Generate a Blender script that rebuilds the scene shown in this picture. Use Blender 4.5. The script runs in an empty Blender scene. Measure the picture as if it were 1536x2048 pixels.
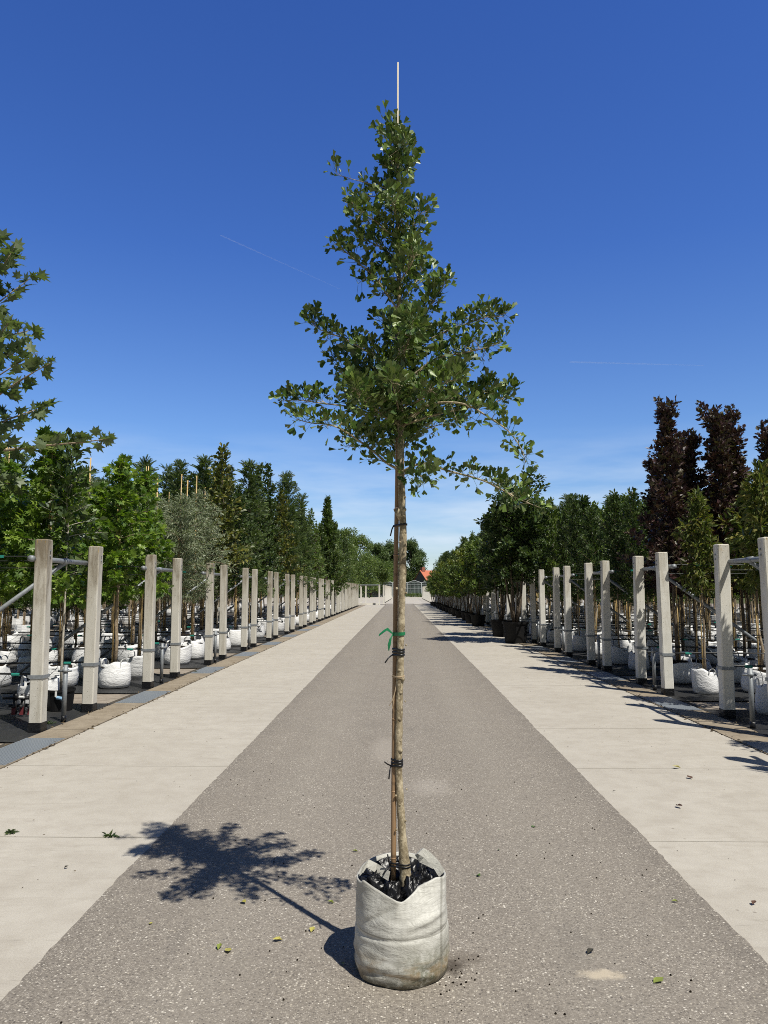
import bpy, math, random
import numpy as np
from mathutils import Vector, noise
R = math.radians
random.seed(7)
S = bpy.context.scene
COL = S.collection

# ------------------------------------------------------------------ camera, sky, sun, exposure
FPX, CAMH = 1500.0, 1.55                      # focal length in pixels of the 1536 x 2048 frame
PITCH = math.atan(156 / FPX); YAW = math.atan(31 / FPX * math.cos(PITCH))
cd = bpy.data.cameras.new("camera"); cam = bpy.data.objects.new("camera", cd); COL.objects.link(cam)
cd.sensor_fit = 'VERTICAL'; cd.sensor_height = 24.0; cd.lens = FPX / 2048 * 24.0
cd.clip_start = 0.05; cd.clip_end = 6000
cam.location = (0, 0, CAMH); cam.rotation_euler = (math.pi / 2 + PITCH, 0, YAW)
S.camera = cam
SUN_EL = R(57.5); SUN_AZ = math.atan2(0.659, -0.752)     # azimuth clockwise from +Y
SKY_STRENGTH = 0.15
w = bpy.data.worlds.new("World"); S.world = w; w.use_nodes = True
wn, wl = w.node_tree.nodes, w.node_tree.links
wn.clear()
sky = wn.new('ShaderNodeTexSky'); sky.sky_type = 'NISHITA'; sky.sun_disc = False
sky.sun_elevation = SUN_EL; sky.sun_rotation = SUN_AZ
sky.air_density = 1.0; sky.dust_density = 0.3; sky.ozone_density = 2.5; sky.altitude = 0
tc = wn.new('ShaderNodeTexCoord'); sx = wn.new('ShaderNodeSeparateXYZ'); wl.new(tc.outputs['Generated'], sx.inputs[0])
gr = wn.new('ShaderNodeValToRGB'); wl.new(sx.outputs['Z'], gr.inputs[0])      # deepens the blue; top stops dim the unseen zenith to weaken fill light
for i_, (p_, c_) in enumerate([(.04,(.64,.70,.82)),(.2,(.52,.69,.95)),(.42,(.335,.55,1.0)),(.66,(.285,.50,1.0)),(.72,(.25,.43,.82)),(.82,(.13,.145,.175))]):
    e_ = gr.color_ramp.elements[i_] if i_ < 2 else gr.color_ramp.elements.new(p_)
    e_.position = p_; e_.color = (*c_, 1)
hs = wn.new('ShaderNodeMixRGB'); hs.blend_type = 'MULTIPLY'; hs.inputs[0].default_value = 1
# unseen sky behind the camera is greyed and dimmed to darken shadows
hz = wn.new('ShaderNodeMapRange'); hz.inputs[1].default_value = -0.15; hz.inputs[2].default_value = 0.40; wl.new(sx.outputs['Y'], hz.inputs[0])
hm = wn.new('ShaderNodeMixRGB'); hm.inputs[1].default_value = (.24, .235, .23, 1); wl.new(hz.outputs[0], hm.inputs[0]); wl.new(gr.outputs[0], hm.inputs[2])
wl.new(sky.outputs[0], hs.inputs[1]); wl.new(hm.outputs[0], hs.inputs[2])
# thin cirrus low over the horizon
mp = wn.new('ShaderNodeMapping'); mp.inputs['Scale'].default_value = (2.2, 2.2, 13)
wl.new(tc.outputs['Generated'], mp.inputs[0])
cn = wn.new('ShaderNodeTexNoise'); cn.inputs['Scale'].default_value = 2.4; cn.inputs['Detail'].default_value = 7; cn.inputs['Roughness'].default_value = 0.55
wl.new(mp.outputs[0], cn.inputs['Vector'])
cr = wn.new('ShaderNodeMapRange'); cr.inputs[1].default_value = 0.36; cr.inputs[2].default_value = 0.70; wl.new(cn.outputs['Fac'], cr.inputs[0])
lo = wn.new('ShaderNodeMapRange'); lo.inputs[1].default_value = 0.21; lo.inputs[2].default_value = 0.04; wl.new(sx.outputs['Z'], lo.inputs[0])
mm = wn.new('ShaderNodeMath'); mm.operation = 'MULTIPLY'; wl.new(cr.outputs[0], mm.inputs[0]); wl.new(lo.outputs[0], mm.inputs[1])
m2 = wn.new('ShaderNodeMath'); m2.operation = 'MULTIPLY'; m2.inputs[1].default_value = 0.95; wl.new(mm.outputs[0], m2.inputs[0])
mx = wn.new('ShaderNodeMixRGB'); mx.inputs[2].default_value = (5.0, 5.7, 6.5, 1)
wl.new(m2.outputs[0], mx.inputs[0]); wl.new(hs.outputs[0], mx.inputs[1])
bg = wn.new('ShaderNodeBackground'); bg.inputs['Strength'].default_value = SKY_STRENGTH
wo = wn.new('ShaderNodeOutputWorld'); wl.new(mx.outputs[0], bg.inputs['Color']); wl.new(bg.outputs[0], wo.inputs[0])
sl = bpy.data.lights.new("sun", 'SUN'); sl.energy = 5.0; sl.angle = R(0.53); sl.color = (1.0, 0.962, 0.875)
so = bpy.data.objects.new("sun", sl); COL.objects.link(so)
SD = Vector((math.sin(SUN_AZ) * math.cos(SUN_EL), math.cos(SUN_AZ) * math.cos(SUN_EL), math.sin(SUN_EL)))
so.rotation_euler = SD.to_track_quat('Z', 'Y').to_euler(); so.location = (8, -8, 20)
S.view_settings.view_transform = 'Standard'; S.view_settings.look = 'None'
S.view_settings.exposure = 0.0; S.view_settings.gamma = 1.0
S.cycles.max_bounces = 6; S.cycles.diffuse_bounces = 3; S.cycles.glossy_bounces = 3
S.cycles.transmission_bounces = 4; S.cycles.transparent_max_bounces = 8
S.cycles.use_denoising = False
S.cycles.pixel_filter_type = 'BLACKMAN_HARRIS'; S.cycles.filter_width = 1.0

_f = np.array([-math.sin(YAW) * math.cos(PITCH), math.cos(YAW) * math.cos(PITCH), math.sin(PITCH)])
_r = np.array([math.cos(YAW), math.sin(YAW), 0.0]); _u = np.cross(_r, _f)
def ray(x, y): return _f + _r * (x - 768) / FPX + _u * (1024 - y) / FPX
def ground(x, y):
    d = ray(x, y); t = -CAMH / d[2]; return Vector((d[0] * t, d[1] * t, 0))
def at(x, y, Y):
    d = ray(x, y); t = Y / d[1]; return Vector((d[0] * t, Y, CAMH + d[2] * t))

# ------------------------------------------------------------------ helpers
class MB:
    def __init__(s): s.v = []; s.f = []; s.mi = []; s.cur = 0
    def add(s, vs, fs):
        b = len(s.v); s.v.extend([tuple(p) for p in vs]); s.f.extend([tuple(i + b for i in f) for f in fs]); s.mi.extend([s.cur] * len(fs)); return s
    def box(s, x0, x1, y0, y1, z0, z1):
        return s.add([(x0,y0,z0),(x1,y0,z0),(x1,y1,z0),(x0,y1,z0),(x0,y0,z1),(x1,y0,z1),(x1,y1,z1),(x0,y1,z1)],
                     [(3,2,1,0),(4,5,6,7),(0,1,5,4),(1,2,6,5),(2,3,7,6),(3,0,4,7)])
    def prism(s, outline, z0, z1):          # closed outline (x, y) anticlockwise
        n = len(outline)
        return s.add([(x,y,z0) for x,y in outline] + [(x,y,z1) for x,y in outline],
                     [tuple(range(n-1,-1,-1)), tuple(range(n,2*n))] + [(i,(i+1)%n,n+(i+1)%n,n+i) for i in range(n)])
    def tube(s, pts, rad, n=8, caps=True):
        P = [Vector(p) for p in pts]
        if not isinstance(rad, (list, tuple)): rad = [rad] * len(P)
        T = []
        for i in range(len(P)):
            t = P[min(i+1,len(P)-1)] - P[max(i-1,0)]
            T.append(t.normalized() if t.length > 1e-9 else Vector((0,0,1)))
        a = Vector((1,0,0)) if abs(T[0].x) < 0.8 else Vector((0,1,0))
        u = T[0].cross(a).normalized(); vs = []
        for i in range(len(P)):
            u = (u - T[i] * u.dot(T[i])); u = u.normalized() if u.length > 1e-6 else T[i].orthogonal().normalized()
            q = T[i].cross(u)
            for k in range(n):
                c = 2*math.pi*k/n; vs.append(P[i] + (u*math.cos(c) + q*math.sin(c)) * rad[i])
        fs = [(i*n+k, i*n+(k+1)%n, (i+1)*n+(k+1)%n, (i+1)*n+k) for i in range(len(P)-1) for k in range(n)]
        if caps: fs += [tuple(range(n-1,-1,-1)), tuple(range((len(P)-1)*n, len(P)*n))]
        return s.add(vs, fs)
    def strip(s, pts, wid, side, thick=0.0015):   # a flat band along pts, 'side' = width direction
        P = [Vector(p) for p in pts]; vs = []; n = len(P)
        for i in range(n):
            sd = Vector(side[i] if isinstance(side, list) else side).normalized()
            t = (P[min(i+1,n-1)] - P[max(i-1,0)]).normalized(); nn = sd.cross(t).normalized() * thick
            h = sd * (wid[i] if isinstance(wid, list) else wid) / 2
            vs += [P[i]-h-nn, P[i]+h-nn, P[i]+h+nn, P[i]-h+nn]
        fs = [(i*4+k, i*4+(k+1)%4, i*4+4+(k+1)%4, i*4+4+k) for i in range(n-1) for k in range(4)]
        fs += [(3,2,1,0), tuple(range(4*n-4, 4*n))]
        return s.add(vs, fs)
    def lathe(s, prof, n=32, fn=None, caps=(True, True)):
        vs = []
        for j, (r, z) in enumerate(prof):
            for k in range(n):
                a = 2*math.pi*k/n; p = (r*math.cos(a), r*math.sin(a), z)
                vs.append(fn(a, j, r, z) if fn else p)
        m = len(prof)
        fs = [(j*n+k, j*n+(k+1)%n, (j+1)*n+(k+1)%n, (j+1)*n+k) for j in range(m-1) for k in range(n)]
        if caps[0]: fs.append(tuple(range(n-1,-1,-1)))
        if caps[1]: fs.append(tuple(range((m-1)*n, m*n)))
        return s.add(vs, fs)
    def blob(s, c, r, n=6):
        c = Vector(c); prof = [(r*math.sin(math.pi*(j+.5)/n), -r*math.cos(math.pi*(j+.5)/n)) for j in range(n)]
        b = MB().lathe(prof, 8); return s.add([Vector(p)+c for p in b.v], b.f)
    def build(s, name, mats, parent=None, loc=(0,0,0), smooth=False):
        me = bpy.data.meshes.new(name); me.from_pydata(s.v, [], s.f)
        for m in (mats if isinstance(mats, (list, tuple)) else [mats]): me.materials.append(m)
        if s.cur or any(s.mi): me.polygons.foreach_set('material_index', s.mi)
        if smooth: me.polygons.foreach_set('use_smooth', [True]*len(s.f))
        me.update()
        o = bpy.data.objects.new(name, me); COL.objects.link(o); o.location = loc
        if parent: o.parent = parent
        return o
def tag(o, label=None, cat=None, group=None, kind=None):
    if label: o['label'] = label
    if cat: o['category'] = cat
    if group: o['group'] = group
    if kind: o['kind'] = kind
    return o
def empty(name, loc, label, cat, group=None, rz=0):
    o = bpy.data.objects.new(name, None); COL.objects.link(o); o.location = loc; o.rotation_euler.z = rz
    o.empty_display_size = 0.1
    return tag(o, label, cat, group)
KIDS = {}
def copy_tree(o, parent=None, skip=()):
    c = o.copy(); COL.objects.link(c)
    if parent: c.parent = parent
    for ch in o.children:
        if ch.name.split('.')[0] not in skip: copy_tree(ch, c, skip)
    return c
def words(n):
    return ['zeroth','first','second','third','fourth','fifth','sixth','seventh','eighth','ninth','tenth','eleventh','twelfth'][n] if n < 13 else f"{n}" + ('th' if 10 < n % 100 < 14 else {1:'st',2:'nd',3:'rd'}.get(n % 10,'th'))

# ------------------------------------------------------------------ materials
def mat(name, col=(.5,.5,.5), rough=.6, metal=0.0, spec=.5):
    m = bpy.data.materials.new(name); m.use_nodes = True
    b = m.node_tree.nodes['Principled BSDF']
    b.inputs['Base Color'].default_value = (*col, 1); b.inputs['Roughness'].default_value = rough
    b.inputs['Metallic'].default_value = metal; b.inputs['Specular IOR Level'].default_value = spec
    return m
class N:
    def __init__(s, m): s.t = m.node_tree; s.n = s.t.nodes; s.l = s.t.links; s.b = s.n['Principled BSDF']; s.tc = s.n.new('ShaderNodeTexCoord')
    def coord(s, sc=(1,1,1), which='Object'):
        q = s.n.new('ShaderNodeMapping'); q.inputs['Scale'].default_value = sc; s.l.new(s.tc.outputs[which], q.inputs[0]); return q.outputs[0]
    def noise(s, scale, detail=4, rough=.6, vec=None, dist=0):
        q = s.n.new('ShaderNodeTexNoise'); q.inputs['Scale'].default_value = scale; q.inputs['Detail'].default_value = detail
        q.inputs['Roughness'].default_value = rough; q.inputs['Distortion'].default_value = dist
        s.l.new(vec if vec else s.coord(), q.inputs['Vector']); return q.outputs['Fac']
    def vor(s, scale, vec=None, rnd=1, feat='F1'):
        q = s.n.new('ShaderNodeTexVoronoi'); q.inputs['Scale'].default_value = scale; q.feature = feat
        s.l.new(vec if vec else s.coord(), q.inputs['Vector']); return q
    def ramp(s, fac, stops):
        q = s.n.new('ShaderNodeValToRGB'); e = q.color_ramp.elements
        while len(e) < len(stops): e.new(.5)
        for i, (p, c) in enumerate(stops): e[i].position = p; e[i].color = (*c, 1) if len(c) == 3 else c
        s.l.new(fac, q.inputs[0]); return q.outputs[0]
    def rng(s, fac, a, b, c=0, d=1):
        q = s.n.new('ShaderNodeMapRange'); q.clamp = True
        for i, x in enumerate((a,b,c,d)): q.inputs[i+1].default_value = x
        s.l.new(fac, q.inputs[0]); return q.outputs[0]
    def math(s, op, a, b=None):
        q = s.n.new('ShaderNodeMath'); q.operation = op
        for i, x in enumerate((a,b)):
            if x is None: continue
            if isinstance(x, (int, float)): q.inputs[i].default_value = x
            else: s.l.new(x, q.inputs[i])
        return q.outputs[0]
    def mix(s, fac, a, b, mode='MIX'):
        q = s.n.new('ShaderNodeMixRGB'); q.blend_type = mode
        for i, x in enumerate((fac, a, b)):
            if isinstance(x, (int, float)): q.inputs[i].default_value = x
            elif isinstance(x, tuple): q.inputs[i].default_value = (*x, 1)
            else: s.l.new(x, q.inputs[i])
        return q.outputs[0]
    def sep(s, vec):
        q = s.n.new('ShaderNodeSeparateXYZ'); s.l.new(vec, q.inputs[0]); return q.outputs
    def color(s, c): s.l.new(c, s.b.inputs['Base Color'])
    def rough(s, c): s.l.new(c, s.b.inputs['Roughness'])
    def bump(s, h, strength=.3, dist=.01):
        q = s.n.new('ShaderNodeBump'); q.inputs['Strength'].default_value = strength; q.inputs['Distance'].default_value = dist
        s.l.new(h, q.inputs['Height']); s.l.new(q.outputs[0], s.b.inputs['Normal']); return q
    def island(s):
        return s.n.new('ShaderNodeNewGeometry').outputs['Random Per Island']
    def orand(s):
        return s.n.new('ShaderNodeObjectInfo').outputs['Random']

M = {}
def m_asphalt():
    m = mat('asphalt', rough=.85, spec=.3); n = N(m)
    big = n.noise(.5, 5, .6); lane = n.noise(1.0, 3, .5, n.coord((1.3,.07,1))); fine = n.noise(90, 4, .7); mid = n.noise(9, 5, .7)
    base = n.ramp(fine, [(.28,(.115,.099,.082)), (.5,(.235,.208,.174)), (.74,(.38,.338,.285))])
    base = n.mix(n.rng(big,.35,.7,0,.35), base, (.275,.238,.195)); base = n.mix(n.rng(lane,.5,.75,0,.35), base, (.31,.275,.23))
    base = n.mix(n.rng(mid,.52,.75,0,.35), base, (.18,.155,.13))
    X_ = n.sep(n.coord())[0]; trk = n.math('ABSOLUTE', n.math('SUBTRACT', n.math('ABSOLUTE', n.math('ADD', X_, n.math('MULTIPLY', n.math('SUBTRACT', lane, .5), .5))), .78))
    base = n.mix(n.rng(trk, .30, .05, 0, .22), base, (.30,.27,.225))
    edge = n.rng(n.math('ABSOLUTE', X_), 1.22, 1.5, 0, 1); base = n.mix(n.math('MULTIPLY', edge, n.rng(n.noise(4,5,.7),.35,.65,.05,.4)), base, (.13,.115,.10))
    oil = n.rng(n.noise(1.7, 3, .5, n.coord((1,.55,1)), .6), .66, .74); base = n.mix(n.math('MULTIPLY', oil, .3), base, (.10,.09,.08))
    def chips(scale, sel, size, off):
        v = n.vor(scale, n.coord((1,1,1)) if not off else n.coord((.8,1.25,1)))
        pick = n.math('GREATER_THAN', n.sep(v.outputs['Color'])[0], sel); near = n.rng(v.outputs['Distance'], size, size*.75)
        return n.math('MULTIPLY', pick, near), n.sep(v.outputs['Color'])[1]
    c1, r1 = chips(88, .87, .46, 0); c2, r2 = chips(160, .66, .48, 1); c3, r3 = chips(110, .84, .45, 1)
    patch = n.rng(n.noise(2.2, 3, .6), .3, .6, .45, 1)
    base = n.mix(n.math('MULTIPLY', c3, .7), base, (.07,.062,.058))
    base = n.mix(n.math('MULTIPLY', c2, n.math('MULTIPLY', patch, .85)), base, n.ramp(r2, [(0,(.34,.30,.24)),(1,(.62,.57,.49))]))
    base = n.mix(n.math('MULTIPLY', c1, patch), base, n.ramp(r1, [(0,(.42,.37,.29)),(1,(.74,.69,.6))]))
    # dusty sand spots and a damp smear of soil beside the bag
    x, y, z = n.sep(n.coord())
    def spot(cx, cy, rx, ry, amt, col, base):
        dx = n.math('MULTIPLY', n.math('SUBTRACT', x, cx), 1/rx); dy = n.math('MULTIPLY', n.math('SUBTRACT', y, cy), 1/ry)
        d = n.math('ADD', n.math('POWER', n.math('ABSOLUTE', dx), 2.0), n.math('POWER', n.math('ABSOLUTE', dy), 2.0))
        d = n.math('ADD', d, n.math('MULTIPLY', n.noise(26, 5, .75), 2.2))
        return n.mix(n.rng(d, 2.1, 1.15, 0, amt), base, col)
    p = ground(1205, 1952); base = spot(p.x, p.y, .11, .05, .8, (.56,.48,.36), base)
    p = ground(770, 1500); base = spot(p.x, p.y, .16, .75, .5, (.38,.34,.29), base)
    p = ground(860, 1575); base = spot(p.x, p.y, .2, .3, .4, (.42,.38,.33), base)
    p = ground(905, 1935); base = spot(p.x, p.y, .07, .08, .85, (.06,.048,.036), base)
    p = ground(930, 1920); base = spot(p.x, p.y, .12, .07, .5, (.11,.09,.07), base)
    n.color(base); n.bump(n.math('ADD', fine, n.math('MULTIPLY', c1, .5)), .35, .006); return m
def m_concrete(name, a, b, c, stain=.35):
    m = mat(name, rough=.8, spec=.3); n = N(m)
    big = n.noise(.7, 6, .65, None, .6); mid = n.noise(5, 6, .7); fine = n.noise(160, 3, .7); drag = n.noise(2.0, 5, .7, n.coord((.5,3.2,1)), .8)
    col = n.mix(n.rng(big,.3,.7), a, b); col = n.mix(n.rng(mid,.42,.8,0,stain), col, c); col = n.mix(n.rng(drag,.56,.8,0,stain), col, c)
    col = n.mix(.35, col, n.ramp(fine, [(.3,(.25,.25,.25)),(.7,(.75,.75,.75))]), 'OVERLAY')
    sc1 = n.noise(3.2, 6, .75, n.coord((.8,7,1)), 1.2); arc = n.rng(n.noise(.8, 3, .5, n.coord((1,1,1)), .3), .48, .6)
    col = n.mix(n.math('MULTIPLY', n.math('MULTIPLY', n.rng(sc1,.58,.70), arc), .45), col, (.20,.175,.14))
    v = n.vor(14, n.coord((1,1,1))); pk = n.math('MULTIPLY', n.math('GREATER_THAN', n.sep(v.outputs['Color'])[0], .93), n.rng(v.outputs['Distance'],.16,.08))
    col = n.mix(n.math('MULTIPLY', pk, .55), col, (.16,.13,.10))
    v2 = n.vor(3, n.coord((1,1.6,1))); pk = n.math('MULTIPLY', n.math('GREATER_THAN', n.sep(v2.outputs['Color'])[1], .8), n.rng(n.math('ADD', v2.outputs['Distance'], n.math('MULTIPLY', n.noise(18,4,.7), .5)), .42,.3))
    col = n.mix(n.math('MULTIPLY', pk, .3), col, (.30,.26,.21))
    n.color(col); n.bump(n.math('ADD', fine, mid), .18, .006); return m
M['asphalt'] = m_asphalt()
M['concrete'] = m_concrete('concrete_paving', (.455,.418,.355), (.515,.478,.412), (.33,.29,.235), .55)
M['yard'] = m_concrete('yard_concrete', (.46,.42,.36), (.50,.46,.40), (.38,.34,.28))
M['gutter'] = m_concrete('gutter_concrete', (.28,.23,.165), (.35,.295,.22), (.16,.125,.085), .8)
M['bed'] = m_concrete('bed_concrete', (.30,.25,.20), (.38,.33,.27), (.12,.10,.075), .8)
def m_ground():
    m = mat('earth', rough=.95, spec=.1); n = N(m)
    n.color(n.ramp(n.noise(.05, 6, .7), [(.3,(.10,.085,.05)),(.5,(.09,.11,.04)),(.7,(.13,.12,.06))])); return m
M['earth'] = m_ground(); M['joint'] = mat('joint_dirt', (.07,.058,.042), .95)
def m_cloth():
    m = mat('weed_cloth', rough=.55, spec=.4); n = N(m)
    dust = n.noise(1.3, 6, .7, None, .5); weave = n.noise(60, 2, .5, n.coord((1,6,1)))
    col = n.ramp(dust, [(.35,(.016,.017,.019)), (.62,(.035,.035,.036)), (.85,(.12,.105,.085))])
    n.color(n.mix(.3, col, n.ramp(weave,[(.3,(.01,.01,.01)),(.7,(.05,.05,.05))]))); n.bump(n.noise(3.0, 4, .6, None, 1), .5, .05); return m
M['cloth'] = m_cloth()
def m_post(name, a, b, top):
    m = mat(name, rough=.85, spec=.25); n = N(m)
    st = n.noise(7, 6, .7, n.coord((2.2,2.2,.5))); fine = n.noise(130, 3, .7); o = n.n.new('ShaderNodeObjectInfo')
    vec = n.n.new('ShaderNodeVectorMath'); vec.operation = 'ADD'; n.l.new(n.coord((3,3,.6)), vec.inputs[0])
    sc = n.n.new('ShaderNodeVectorMath'); sc.operation = 'SCALE'; n.l.new(o.outputs['Location'], sc.inputs[0]); sc.inputs['Scale'].default_value = 3.7
    n.l.new(sc.outputs[0], vec.inputs[1]); st = n.noise(2.6, 7, .72, vec.outputs[0], .3)
    z = n.sep(n.coord())[2]
    wth = n.math('ADD', n.rng(z, .7, 2.1, -.16, .12), st); wth = n.math('ADD', wth, n.math('MULTIPLY', n.math('SUBTRACT', o.outputs['Random'], .5), .12))
    col = n.ramp(wth, [(.36,a),(.52,b),(.72,top)])
    v = n.vor(48); pit = n.math('MULTIPLY', n.math('GREATER_THAN', n.sep(v.outputs['Color'])[0], .88), n.rng(v.outputs['Distance'],.3,.15))
    col = n.mix(n.math('MULTIPLY', pit, .5), col, (.12,.11,.09))
    lich = n.math('MULTIPLY', n.rng(n.noise(16,4,.6,vec.outputs[0]),.62,.68), n.rng(z,1.95,2.1))
    col = n.mix(n.math('MULTIPLY', lich, .8), col, (.42,.27,.06))
    n.color(n.mix(.3, col, n.ramp(fine,[(.3,(.3,.3,.3)),(.7,(.7,.7,.7))]), 'OVERLAY')); n.bump(n.math('ADD', fine, n.math('MULTIPLY',pit,-1.5)), .25, .004); return m
M['post_old'] = m_post('weathered_post_concrete', (.56,.535,.475), (.46,.43,.365), (.21,.175,.125))
M['post_new'] = m_post('pale_post_concrete', (.70,.68,.62), (.65,.625,.555), (.48,.44,.36))
def m_galv():
    m = mat('galvanised_steel', (.42,.44,.46), .55, .3); n = N(m)
    n.color(n.ramp(n.noise(25, 4, .7), [(.3,(.19,.205,.22)),(.7,(.30,.32,.335))])); return m
M['galv'] = m_galv()
def m_grate():
    m = mat('drain_steel', (.30,.33,.36), .5, .4); n = N(m)
    v = n.vor(34, n.coord((1,1,0)), 0); v.inputs['Randomness'].default_value = 0
    n.color(n.mix(n.rng(v.outputs['Distance'],.2,.32), (.12,.14,.16), (.31,.345,.38))); n.bump(v.outputs['Distance'], .6, .01); return m
M['grate'] = m_grate()
M['bgrate'] = mat('plain_steel', (.33,.36,.39), .5, .4)
def m_bag(name, col, dirt):
    m = mat(name, rough=.42, spec=.45); n = N(m)
    wr = n.noise(5, 4, .6, n.coord((1,1,2.4)), 1.6); cr = n.noise(14, 4, .6, n.coord((1,1,1.7)), 1.2); z = n.sep(n.coord())[2]
    d = n.math('MULTIPLY', n.rng(z, .16, 0, 0, 1), n.rng(n.noise(9,5,.7),.35,.7))
    n.color(n.mix(n.math('MULTIPLY', d, dirt), n.mix(n.orand(), col, tuple(c*.86 for c in col)), (.22,.19,.14))); n.bump(n.math('ADD', wr, n.math('MULTIPLY', cr, .4)), .55, .03); return m
M['bag'] = m_bag('white_woven_bag', (.80,.80,.80), .6)
M['strap'] = mat('white_strap', (.78,.78,.76), .5)
def m_herobag():
    m = mat('grubby_woven_bag', rough=.5, spec=.4); n = N(m)
    co = n.coord(); x, y, z = n.sep(co)
    fold = n.noise(9, 5, .7, n.coord((1.1,1.1,2.6)), .7); weave1 = n.noise(80, 2, .5, n.coord((1,1,.04))); weave2 = n.noise(80, 2, .5, n.coord((.04,.04,1)))
    grime = n.noise(5.0, 6, .72); fine = n.noise(45, 5, .75); stain = n.noise(3.2, 4, .6, n.coord((1,1,1.4)), .4)
    col = n.mix(n.rng(grime,.38,.75), (.61,.60,.55), (.45,.44,.385))
    col = n.mix(n.rng(weave1,.45,.7,0,.3), col, (.30,.29,.26)); col = n.mix(n.rng(weave2,.45,.7,0,.26), col, (.30,.29,.26))
    # damp grey-brown patch on the upper left, moss and soil towards the foot
    pa = n.math('MULTIPLY', n.rng(x, -.0, -.06), n.rng(z, .25, .28)); pa = n.math('MULTIPLY', pa, n.rng(stain,.34,.44))
    col = n.mix(n.math('MULTIPLY', pa, .62), col, (.36,.345,.30))
    low = n.rng(z, .19, .05); lm = n.math('MULTIPLY', low, n.rng(n.math('ADD', n.math('MULTIPLY', fine,.6), n.math('MULTIPLY', grime,.4)),.42,.56))
    right = n.rng(x, -.03, .07, .25, 1)
    col = n.mix(n.math('MULTIPLY', lm, n.math('MULTIPLY', right, .95)), col, (.10,.105,.055))
    brown = n.math('MULTIPLY', n.rng(z, .14, .07), n.rng(fold,.45,.62)); col = n.mix(n.math('MULTIPLY', brown, .75), col, (.30,.22,.13))
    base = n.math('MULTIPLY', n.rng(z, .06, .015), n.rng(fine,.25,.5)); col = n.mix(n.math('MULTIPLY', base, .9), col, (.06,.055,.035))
    seam = n.rng(n.math('ABSOLUTE', n.math('SUBTRACT', z, n.math('ADD', .187, n.math('MULTIPLY', n.noise(3,2,.5), .012)))), .0032, .0012)
    col = n.mix(n.math('MULTIPLY', seam, .45), col, (.12,.11,.08))
    ridge = n.rng(n.math('ABSOLUTE', n.math('SUBTRACT', n.noise(5.5, 3, .5, n.coord((1,1,1.9)), .8), .5)), 0, .03, 1, 0)
    col = n.mix(n.math('MULTIPLY', ridge, .05), col, (.22,.21,.18))
    seamv = n.math('MULTIPLY', n.rng(n.math('ABSOLUTE', n.math('ADD', n.math('SUBTRACT', x, .178), n.math('MULTIPLY', n.math('ABSOLUTE', y), .12))), .006, .002), n.rng(y, .0, -.03)); col = n.mix(n.math('MULTIPLY', seamv, .5), col, (.16,.15,.12))
    fold = n.math('SUBTRACT', fold, n.math('MULTIPLY', ridge, .07))
    n.color(col); h = n.math('ADD', n.math('MULTIPLY', fold, .9), n.math('MULTIPLY', n.math('ADD', weave1, weave2), .07)); n.bump(h, .38, .02); return m
M['herobag'] = m_herobag()
def m_plast():
    m = mat('black_plastic', (.008,.008,.009), .36, 0, .45); n = N(m); n.bump(n.noise(14, 3, .5, None, 1.5), .5, .03); return m
M['plastic'] = m_plast()
def m_soil():
    m = mat('potting_soil', rough=1, spec=.1); n = N(m); f = n.noise(60, 5, .8)
    n.color(n.ramp(f, [(.3,(.010,.008,.006)),(.6,(.035,.026,.018)),(.8,(.09,.07,.05))])); n.bump(f, 1, .03); return m
M['soil'] = m_soil()
def m_pot():
    m = mat('black_pot', (.018,.018,.02), .6, 0, .2); n = N(m); n.color(n.ramp(n.noise(8,5,.7), [(.4,(.009,.009,.010)),(.85,(.018,.017,.016))])); return m
M['pot'] = m_pot()
def m_bark(name, a, b, c, sc=1.0):
    m = mat(name, rough=.9, spec=.2); n = N(m)
    k = n.noise(28*sc, 6, .75, n.coord((1,1,.6))); big = n.noise(6*sc, 4, .6, n.coord((1,1,.35)))
    v = n.vor(85*sc, n.coord((1,1,.8))); sp = n.math('MULTIPLY', n.math('GREATER_THAN', n.sep(v.outputs['Color'])[0], .6), n.rng(v.outputs['Distance'],.5,.25))
    col = n.ramp(k, [(.30,c),(.46,a),(.62,b)]); col = n.mix(n.rng(big,.45,.68,0,.65), col, c); col = n.mix(n.math('MULTIPLY', sp, .75), col, b)
    v3 = n.vor(46*sc, n.coord((1,1,1.3))); sp3 = n.math('MULTIPLY', n.math('GREATER_THAN', n.sep(v3.outputs['Color'])[1], .78), n.rng(v3.outputs['Distance'],.34,.18)); col = n.mix(n.math('MULTIPLY', sp3, .7), col, tuple(q*.5 for q in c))
    n.color(col); n.bump(k, .8, .008); return m
M['herobark'] = m_bark('ginkgo_bark', (.30,.245,.155), (.56,.48,.335), (.12,.09,.055))
M['bark'] = m_bark('grey_brown_bark', (.28,.215,.145), (.44,.355,.25), (.12,.09,.06), .7)
M['darkbark'] = m_bark('dark_bark', (.12,.095,.07), (.2,.16,.12), (.06,.05,.035), .7)
M['palebark'] = m_bark('pale_bark', (.42,.38,.31), (.58,.54,.46), (.2,.17,.13), .6)
def m_bamboo(name, a, b, sc):
    m = mat(name, rough=.45, spec=.45); n = N(m); z = n.sep(n.coord())[2]
    st = n.noise(60, 3, .6, n.coord((1,1,.03))); col = n.mix(n.rng(st,.35,.7), a, b)
    q = n.math('FRACT', n.math('MULTIPLY', z, sc)); ring = n.rng(n.math('ABSOLUTE', n.math('SUBTRACT', q, .5)), .03, .012)
    col = n.mix(n.math('MULTIPLY', ring, .5), col, tuple(c*.5 for c in a)); n.color(col); return m
M['herobamboo'] = m_bamboo('brown_bamboo', (.27,.165,.085), (.35,.225,.125), 3.4)
M['palestake'] = mat('pale_cane', (.72,.62,.46), .5)
M['cane'] = m_bamboo('yellow_bamboo', (.58,.40,.16), (.70,.52,.26), 3.1)
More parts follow.
